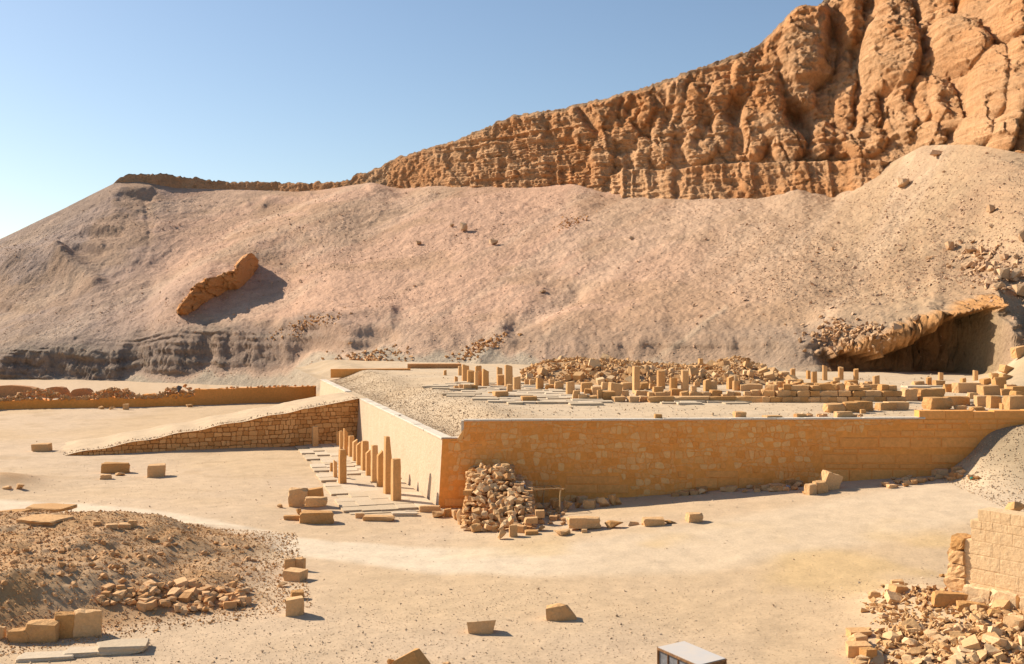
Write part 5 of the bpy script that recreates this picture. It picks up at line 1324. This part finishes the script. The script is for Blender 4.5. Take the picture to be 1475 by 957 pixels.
for i in range(4):
    a, b = cor[i], cor[(i+1) % 4]; n3 = Vector(((b-a).y, -(b-a).x, 0)).normalized()
    out = n3 if n3.dot(a-(Lc+Rc)/2) > 0 else -n3
    dz = Vector((0, 0, -.02)); bar(a+dz+out*.02, b+dz+out*.02, .05, .06, 'frame_rail', M['rust'], cab)
    lo = Vector((0, 0, base_z+.03-cz)); bar(a+lo+out*.01, b+lo+out*.01, .05, .05, 'frame_rail', M['rust'], cab)
    pa = a*1.0; bar((pa.x, pa.y, base_z-.1), (pa.x, pa.y, cz-.05), .06, .06, 'corner_post', M['rust'], cab)
    npan = 4 if (b-a).length > 1.4 else 2
    for k in range(npan):
        p, q = a.lerp(b, (k+.03)/npan), a.lerp(b, (k+.97)/npan); o_ = -out*.015
        V = [Vector((p.x, p.y, base_z+.05))+o_-ctr, Vector((q.x, q.y, base_z+.05))+o_-ctr, Vector((q.x, q.y, cz-.05))+o_-ctr, Vector((p.x, p.y, cz-.05))+o_-ctr]
        V += [v-out*.03 for v in V]
        mesh_obj('side_panel', V, [(0, 1, 2, 3), (7, 6, 5, 4), (0, 4, 5, 1), (1, 5, 6, 2), (2, 6, 7, 3), (3, 7, 4, 0)], M['cpanel'] if i in (0, 2) else M['rust'], cab)
        if k: p2 = a.lerp(b, k/npan); bar((p2.x, p2.y, base_z), (p2.x, p2.y, cz-.04), .035, .035, 'mullion', M['rust'], cab)

# ---------------------------------------------------------------- pale wall at the right edge
WB = G(1389, 862); wd_ = Vector((.6, -.8, 0)); wnr = Vector((-.8, -.6, 0))
sw = tag(empty('stone_wall', tuple(WB)), 'sunlit pale block wall with a stepped broken end at the right edge', 'wall')
M['lit_block'] = stone_mat('lit_block', (0.68, 0.455, 0.245), (0.74, 0.51, 0.285), 1.0, 0.5, .4, (0.60, 0.34, 0.15), 0.4)
def ws(s, t_, d): return wd_*s+wnr*d+Vector((0, 0, t_))
cr = [(0, .62, 0, (.8, 1.2)), (.62, 1.12, 0, (.8, 1.4)), (1.12, 1.62, 0, (.8, 1.4)), (1.62, 2.1, 0.0, (.8, 1.3)), (2.1, 2.52, .25, (.35, .6)), (2.52, 2.82, .22, (.4, .6)), (2.82, 3.22, .5, (.3, .5))]
V = []; Fq = []
for z0, z1, s0, _ in cr:
    b = len(V)
    for s in (s0+.03, 8.0):
        for t_ in (z0-.3*(z0 == 0), z1-.01*(z1 > 3)):
            for d in (-.004, -.75): V.append(ws(s, t_, d))
    Fq += [(b+0, b+4, b+6, b+2), (b+5, b+1, b+3, b+7), (b+2, b+6, b+7, b+3), (b+0, b+2, b+3, b+1)]
core = mesh_obj('wall_core', V, Fq, M['lit_block'], sw)
rq = random.Random(77); polys = []
for z0, z1, s0, (w0, w1) in cr:
    s = s0
    while s < 7.8:
        L_ = rq.uniform(w0, w1); j = .004
        polys.append(round_poly([(s+j, z0+j+rq.uniform(0, .012)), (s+L_-j, z0+j+rq.uniform(0, .012)), (s+L_-j, z1-j-rq.uniform(0, .012)), (s+j, z1-j-rq.uniform(0, .012))], .05, rq)); s += L_
lay_stones('block', 'block_fill', polys, ws, M['lit_block'], core, rq, (.003, .014), 300)
for i, (z, h_, o_) in enumerate(((.22, .50, -.62), (.74, .40, -.52), (1.2, .46, -.50), (1.70, .42, -.42))):
    o = put('corner_block', RBLOCKS[i], M['stone'], ws(-.02+o_/2, z+h_*.5, .02-.32), (abs(o_)*1.15, .75, h_*1.05), math.atan2(-.8, .6)); o.parent = sw
for i, (s, h_) in enumerate(((.1, .55), (1.05, .6), (2.1, .58))):
    o = put('footing_block', RBLOCKS[4+i], M['lit_block'], ws(s+.5, .25, .16), (.92, .4, h_), math.atan2(-.8, .6)); o.parent = sw
boulder(1449, 717, 1484, 743, 'brown boulder on the ground behind the pale wall at the right edge', 'g')
block(1350, 852, 1392, 874, 'long flat slab lying at the foot of the pale wall end', 'g', yaw=-.2, depth=.4, cat='stone slab'); block(1384, 866, 1422, 882, 'second flat slab at the wall foot with a dark underside', 'g', yaw=-.35, worn=True, depth=.4, cat='stone slab')
boulder(1420, 872, 1450, 890, 'rounded stone resting against the bottom course of the pale wall', 'g', 'stone'); boulder(1354, 824, 1364, 832, 'small dark stone casting a long shadow left of the pale wall', 'g', 'stone')
boulder(1286, 834, 1304, 845, 'pale pointed stone behind the right rubble heap', 'g', 'stone')
# ---------------------------------------------------------------- rubble heap, right foreground
RF_ = 'stones of the right foreground rubble heap'; cand = []
def on_heap(px_, py_):
    a = ((px_-1322)/72)**2+((py_-875)/30)**2 < 1; b = py_ > 905-.30*(px_-1250)+(px_ < 1260)*40 and px_ > 1238 and py_ > 868
    return a or b
while len(cand) < 1500:
    px_ = rb.uniform(1228, 1520); py_ = rb.uniform(845, 985)
    if not on_heap(px_+rb.gauss(0, 8), py_+rb.gauss(0, 5)): continue
    s = rb.uniform(6, 15)*(1.7 if rb.random() < .07 else 1)
    if px_ < 1395 and py_ < 905: s *= .75
    cand.append((px_, py_, s))
cand.sort(key=lambda c: -c[2]); P = []; S = []
for i, (px_, py_, s) in enumerate(cand):
    c = G(px_, py_); w_ = s*c.y/F
    if i < 170:
        o = put('rubble_stone', rb.choice(ROCKS+BLOCKS[:3]+ROUGH), M['pale_rubble'], c+Vector((0, 0, w_*.22)), (w_*1.25, w_, w_*rb.uniform(.45, .8)), rb.uniform(0, 6), rb.uniform(-.5, .5), rb.uniform(-.5, .5))
        tag(o, 'sunlit stone of the rubble heap in the right foreground', 'stone', RF_)
    else: P.append(c); S.append(w_*1.1)
tag(stuff(scatter('rubble', P, S, M['pale_rubble'], rh, (1.1, .9, .65))), 'mass of sunlit stones in the right foreground heap', 'rubble')
for b, lab in (((1226, 903, 1256, 920), 'broad stone on top at the left end of the right heap'), ((1227, 912, 1250, 934), 'rough stone under the broad one at the left end of the right heap'), ((1225, 922, 1257, 948), 'pointed stone at the lower left end of the right heap'), ((1244, 930, 1262, 957), 'upright stone at the bottom of the right heap'), ((1306, 898, 1336, 918), 'large smooth stone in the middle of the right heap'), ((1340, 912, 1364, 932), 'large flat stone right of the smooth one in the heap'), ((1250, 856, 1262, 864), 'small block at the back left of the right heap')):
    boulder(*b, lab, 'g', 'stone', name='heap_stone')
# ---------------------------------------------------------------- rubble of the left mound
MS_ = 'stones set in the broken face of the left mound'
P = []; S = []; k = 0
for i in range(150):
    if i < 115: px_ = rb.uniform(198, 356); u = (px_-198)/158; py_ = rb.uniform(842+10*abs(u-.5), 884-16*abs(u-.45)); s = rb.uniform(8, 17)
    else: px_ = rb.uniform(145, 192); py_ = rb.uniform(848, 873); s = rb.uniform(8, 15)
    c = G(px_, py_); w_ = s*c.y/F
    o = put('mound_stone', rb.choice(ROUGH+ROCKS[:6]), M['rubble'], c+Vector((0, -.03, w_*.25)), (w_*1.25, w_, w_*.72), rb.uniform(0, 6), rb.uniform(-.3, .3), rb.uniform(-.4, .4))
    tag(o, 'orange stone in the broken lower face of the left mound', 'stone', MS_)
MT_ = 'larger stones strewn over the left mound'
for i in range(110):
    px_ = rb.uniform(0, 380) if i > 30 else rb.gauss(130, 70); py_ = rb.uniform(772, 870) if i > 30 else rb.uniform(790, 830); s = rb.uniform(5, 13)
    c = G(px_, py_); w_ = s*c.y/F
    tag(put('strewn_stone', rb.choice(ROCKS), M['rubble'], c+Vector((0, 0, w_*.15)), (w_*1.15, w_, w_*.75), rb.uniform(0, 6), rb.uniform(-.4, .4), rb.uniform(-.4, .4)), 'loose stone strewn over the brown rubble of the left mound', 'stone', MT_)
def fast_gz(X, Y): return gz(np.asarray(X), np.asarray(Y))
n = 34000; X = rh.uniform(-34, -7.5, n); Y = rh.uniform(33, 56, n); Z = fast_gz(X, Y)
toe_ = 37.9+(X+11)*.62; ok = (Y > toe_-1.2)*(X+0.25*(Y-44) < -8.7)*(Y < 53.5)*(np.abs(X/Y) < .53)
S = rh.uniform(.03, .09, n)*np.where(rh.rand(n) < .10, 2.0, 1.0)
P = np.stack([X, Y, Z], -1)[ok]; tag(stuff(scatter('rubble', P, S[ok], M['mound_rubble'], rh)), 'fine brown rubble covering the mound at the left', 'rubble')
# ---------------------------------------------------------------- pebbles over the open ground
n = 62000; Yp = 1/rh.uniform(1/95., 1/29., n); X = rh.uniform(-.54, .54, n)*Yp
den = .30+.7*sm(fbm(X*.22, Yp*.22, 0, 3, 201), -.05, .4)+.7*bump((X+4)/9)*bump((Yp-38)/6)+.35*(Yp < 42)
den = den*(1-.85*track_mask(X, Yp)); inside = (Yp > wall_y(X)-.4)*(X > -4.5-.29*(Yp-61)); inside2 = (X < -3.6-.295*(Yp-61))*(X > -13-.295*(Yp-61))*(Yp > 59.5)
ok = (rh.rand(n) < den*.5)*(~inside)*(~inside2)
X, Yp = X[ok], Yp[ok]; S = rh.uniform(.022, .055, len(X))*np.where(rh.rand(len(X)) < .04, 2.4, 1.0)*(1+.25*(Yp > 60))
tag(stuff(scatter('pebbles', np.stack([X, Yp, fast_gz(X, Yp)], -1), S, M['pebble'], rh, (1.2, 1, .55), sink=.32)), 'pebbles and stone chips scattered over the sandy ground', 'pebbles')
# debris on the gravel bank at the right
n = 4500; X = rh.uniform(25, 34, n); Y = rh.uniform(48, 63, n); ok = (np.abs(X/Y) < .56)*(Y < wall_y(X)-.2)
X, Y = X[ok], Y[ok]; tag(stuff(scatter('gravel', np.stack([X, Y, fast_gz(X, Y)], -1), rh.uniform(.03, .12, len(X)), M['gravel_stone'], rh)), 'gravel strewn over the grey bank at the right end of the wall', 'gravel')
# ---------------------------------------------------------------- orange outcrop on the left slope
top = [(258, 449), (266, 434), (276, 420), (293, 405), (318, 395), (339, 387), (350, 374), (357, 364), (366, 368), (371, 376)]
bot = [(262, 453), (271, 454), (283, 445), (300, 434), (324, 423), (345, 415), (353, 408), (363, 398), (368, 392), (372, 384)]
def dens(L, n):
    L = np.array(L, float); d = np.r_[0, np.cumsum(np.hypot(*np.diff(L, axis=0).T))]; u = np.linspace(0, d[-1], n); return np.stack([np.interp(u, d, L[:, 0]), np.interp(u, d, L[:, 1])], -1)
tp_, bt_ = dens(top, 90), dens(bot, 90); rows = []
tp_[:, 1] += 1.8*vnoise(tp_[:, 0]*.12, tp_[:, 0]*0, 0, 31)+1.2*vnoise(tp_[:, 0]*.4, tp_[:, 0]*0, 0, 32); bt_[:, 1] += 2.2*vnoise(bt_[:, 0]*.15, bt_[:, 0]*0, 0, 33)
Yt2 = np.array([MS(*p).y for p in tp_]); Yb2 = np.array([MS(*p).y for p in bt_])
Yt2 = smooth1(Yt2, 8); Yb2 = smooth1(Yb2, 8); Yfr = np.minimum(Yt2, Yb2)
e = np.sin(np.linspace(0.08, PI-.08, 90))**.5
for f in np.linspace(0, 1, 16):                        # top: from the slope out to the front edge
    px_, py_ = tp_[:, 0]-8*(1-f), tp_[:, 1]-9*(1-f)*0; Y = (Yt2+3.0)*(1-f)+(Yfr-2.6*e)*f
    rows.append(np.stack([(px_-CX)/F*Y, Y, H-(py_-HY)/F*Y-(1-f)*1.0], -1))
for f in np.linspace(0.05, 1, 30):                     # the shaded front face
    q = tp_*(1-f)+bt_*f; Y = (Yfr-2.6*e)*(1-f)+(Yb2+.8)*f-.5*e*math.sin(f*PI)
    rows.append(np.stack([(q[:, 0]-CX)/F*Y, Y, H-(q[:, 1]-HY)/F*Y], -1))
q = bt_; Y = Yb2+5; rows.append(np.stack([(q[:, 0]-CX)/F*Y, Y, H-(q[:, 1]-HY)/F*Y-3], -1))
OV = np.stack(rows, 0); X_, Y_, Z_ = OV[..., 0], OV[..., 1], OV[..., 2]
nn = 1.5*facets(X_*.3, Z_*.3, 74, 1.2)+1.0*facets(X_*.9+Z_*.4, Z_*.9, 75, 1.2)+.5*facets(X_*2.2, Z_*2.2, 76, 1.2)-1.4+.8*fbm(X_*.4, Z_*.4, Y_*.3, 4, 71)+.5*(ridged(X_*.5, Z_*.6, 0, 3, 72)-.5); OV[..., 1] -= nn; OV[..., 2] += .3*fbm(X_*.6, Y_*.6, 0, 3, 73)
oc = np_mesh('rock_outcrop', OV.reshape(-1, 3), grid_quads(*OV.shape[:2]), M['orange_rock'])
tag(oc, 'orange slab of bedrock jutting from the left slope and casting a shadow', 'rock outcrop')
# ---------------------------------------------------------------- boulders on the scree
def hill(x0, y0, x1, y1, label, cat='boulder', mat='scree_rock', group=None):
    c = MS((x0+x1)/2, y1-.5); k = c.y/F; w_, h_ = (x1-x0)*k, (y1-y0)*k
    o = put('scree_boulder', rb.choice(ROUGH[::2]), M[mat], c+Vector((0, -.15*w_, h_*.4)), (w_*1.1, w_*.9, h_*1.2), rb.uniform(-.5, .5), rb.uniform(-.2, .2)); return tag(o, label, cat, group)
M['scree_rock'] = stone_mat('scree_rock', (0.56, 0.34, 0.18), (0.66, 0.44, 0.26), .6, .6, .8, (.40, .22, .10), .4)
for b, lab in (((661, 318, 673, 332), 'pair like orange boulder, largest in the middle of the scree'), ((703, 342, 718, 350), 'flat pale boulder right of the largest one on the scree'), ((597, 345, 606, 351), 'lone pale boulder left of the largest one on the scree'), ((648, 320, 655, 325), 'small pale boulder just left of the largest one on the scree'),
               ((1289, 253, 1309, 268), 'brown boulder high on the right slope below the cliff'), ((1357, 345, 1373, 359), 'brown angular boulder, leftmost of the upper group on the right slope'), ((1386, 353, 1405, 363), 'pale long boulder in the upper group on the right slope'), ((1405, 352, 1421, 366), 'orange boulder, rightmost of the upper group on the right slope'),
               ((1383, 373, 1405, 383), 'low flat boulder under the upper group on the right slope'), ((1413, 374, 1431, 388), 'orange boulder beside the low flat one on the right slope'), ((1436, 363, 1452, 374), 'pale boulder over the rock cluster at the right edge'), ((1433, 382, 1455, 400), 'big pale boulder in the rock cluster at the right edge'), ((1450, 385, 1470, 402), 'rough boulder in the rock cluster at the right edge'),
               ((1452, 404, 1480, 425), 'large orange boulder against the right edge above the hollow'), ((1430, 403, 1448, 414), 'brown boulder left of the large orange one above the hollow'), ((1463, 325, 1480, 345), 'orange boulder cut by the right edge high on the slope'), ((1419, 292, 1432, 305), 'rough brown rock alone on the upper right slope'),
               ((1195, 354, 1200, 360), 'tiny pale boulder alone on the middle of the right slope'), ((905, 338, 912, 343), 'tiny pale boulder right of the scree centre'), ((776, 415, 786, 420), 'small brown boulder low on the middle scree'), ((1330, 215, 1365, 224), 'rock ledge poking out at the top of the right slope'), ((1282, 462, 1300, 475), 'boulder lying on the lip of the overhang'), ((1310, 452, 1325, 462), 'small boulder higher on the lip of the overhang')):
    hill(*b, lab)
# loose stones of the scree (uncountable)
ok = np.where((SCREE_T > .02)*(SCREE_T < .99)*(SCREE_PX > -25)*(SCREE_PX < 1500))[0]
idx = rh.choice(ok, 36000); P = SCREE_V[idx]
ds_ = .18+.9*sm(fbm(P[:, 0]*.045, P[:, 1]*.05, P[:, 2]*.05, 3, 207), -.15, .35); kp = rh.rand(len(P)) < ds_*.85; P = P[kp]
S = rh.uniform(.12, .32, len(P))*np.where(rh.rand(len(P)) < .04, 2.2, 1.0)
tag(stuff(scatter('scree_stones', P, S, M['scree_stone'], rh, sink=.3)), 'loose stones covering the scree slope below the cliff', 'scree')
def patch(n, poly_c, rx, ry, size, mat, label, name='rubble', ang=0):
    P = []; S = []
    ca, sa = math.cos(ang), math.sin(ang)
    for _ in range(n):
        u, v_ = rh.normal()*.5, rh.normal()*.5; c = MS(poly_c[0]+rx*u*ca-ry*v_*sa, poly_c[1]+rx*u*sa+ry*v_*ca); P.append(c); S.append(rh.uniform(*size))
    tag(stuff(scatter(name, P, S, M[mat], rh, sink=.1)), label, 'rubble')
patch(260, (525, 520), 60, 16, (.3, .75), 'rubble', 'reddish rubble patch at the scree foot behind the far terrace corner', ang=-.12)
patch(240, (1220, 485), 70, 22, (.3, .9), 'scree_rock', 'pale rubble on the shoulder left of the dark overhang')
patch(160, (1425, 385), 60, 36, (.4, 1.1), 'scree_rock', 'broken rock cluster on the slope at the right edge', ang=.3)
patch(120, (440, 468), 60, 10, (.3, .7), 'rubble', 'thin line of reddish rubble on the lower left scree', ang=-.3)
patch(140, (690, 500), 46, 8, (.3, .7), 'rubble', 'streak of reddish rubble low on the middle scree', ang=-.4)
patch(70, (820, 320), 25, 8, (.3, .6), 'rubble', 'small patch of dark stones high on the middle scree', ang=-.3)
# blocks lying on the bank at the right edge of the terrace
BK = 'boulders on the sandy bank at the right edge'; tmp = []
for b in [(1444, 514, 1460, 523), (1456, 505, 1474, 516), (1444, 530, 1460, 540), (1462, 526, 1480, 540), (1466, 500, 1482, 510), (1444, 541, 1458, 549), (1460, 541, 1478, 551), (1428, 536, 1440, 546), (1432, 546, 1444, 556), (1415, 545, 1428, 556), (1404, 552, 1416, 560), (1470, 514, 1482, 524), (1420, 556, 1432, 563)]:
    tmp.append(block(*b, 'boulder on the bank', 't', cat='boulder', group=BK, worn=rb.random() < .5, roll=rb.uniform(-.3, .3), name='bank_boulder'))
relabel(tmp, 'pale boulder', [(1465, 508, 'the bank top at the right edge'), (1450, 534, 'the bank middle at the right edge'), (1424, 552, 'the bank toe at the right')])
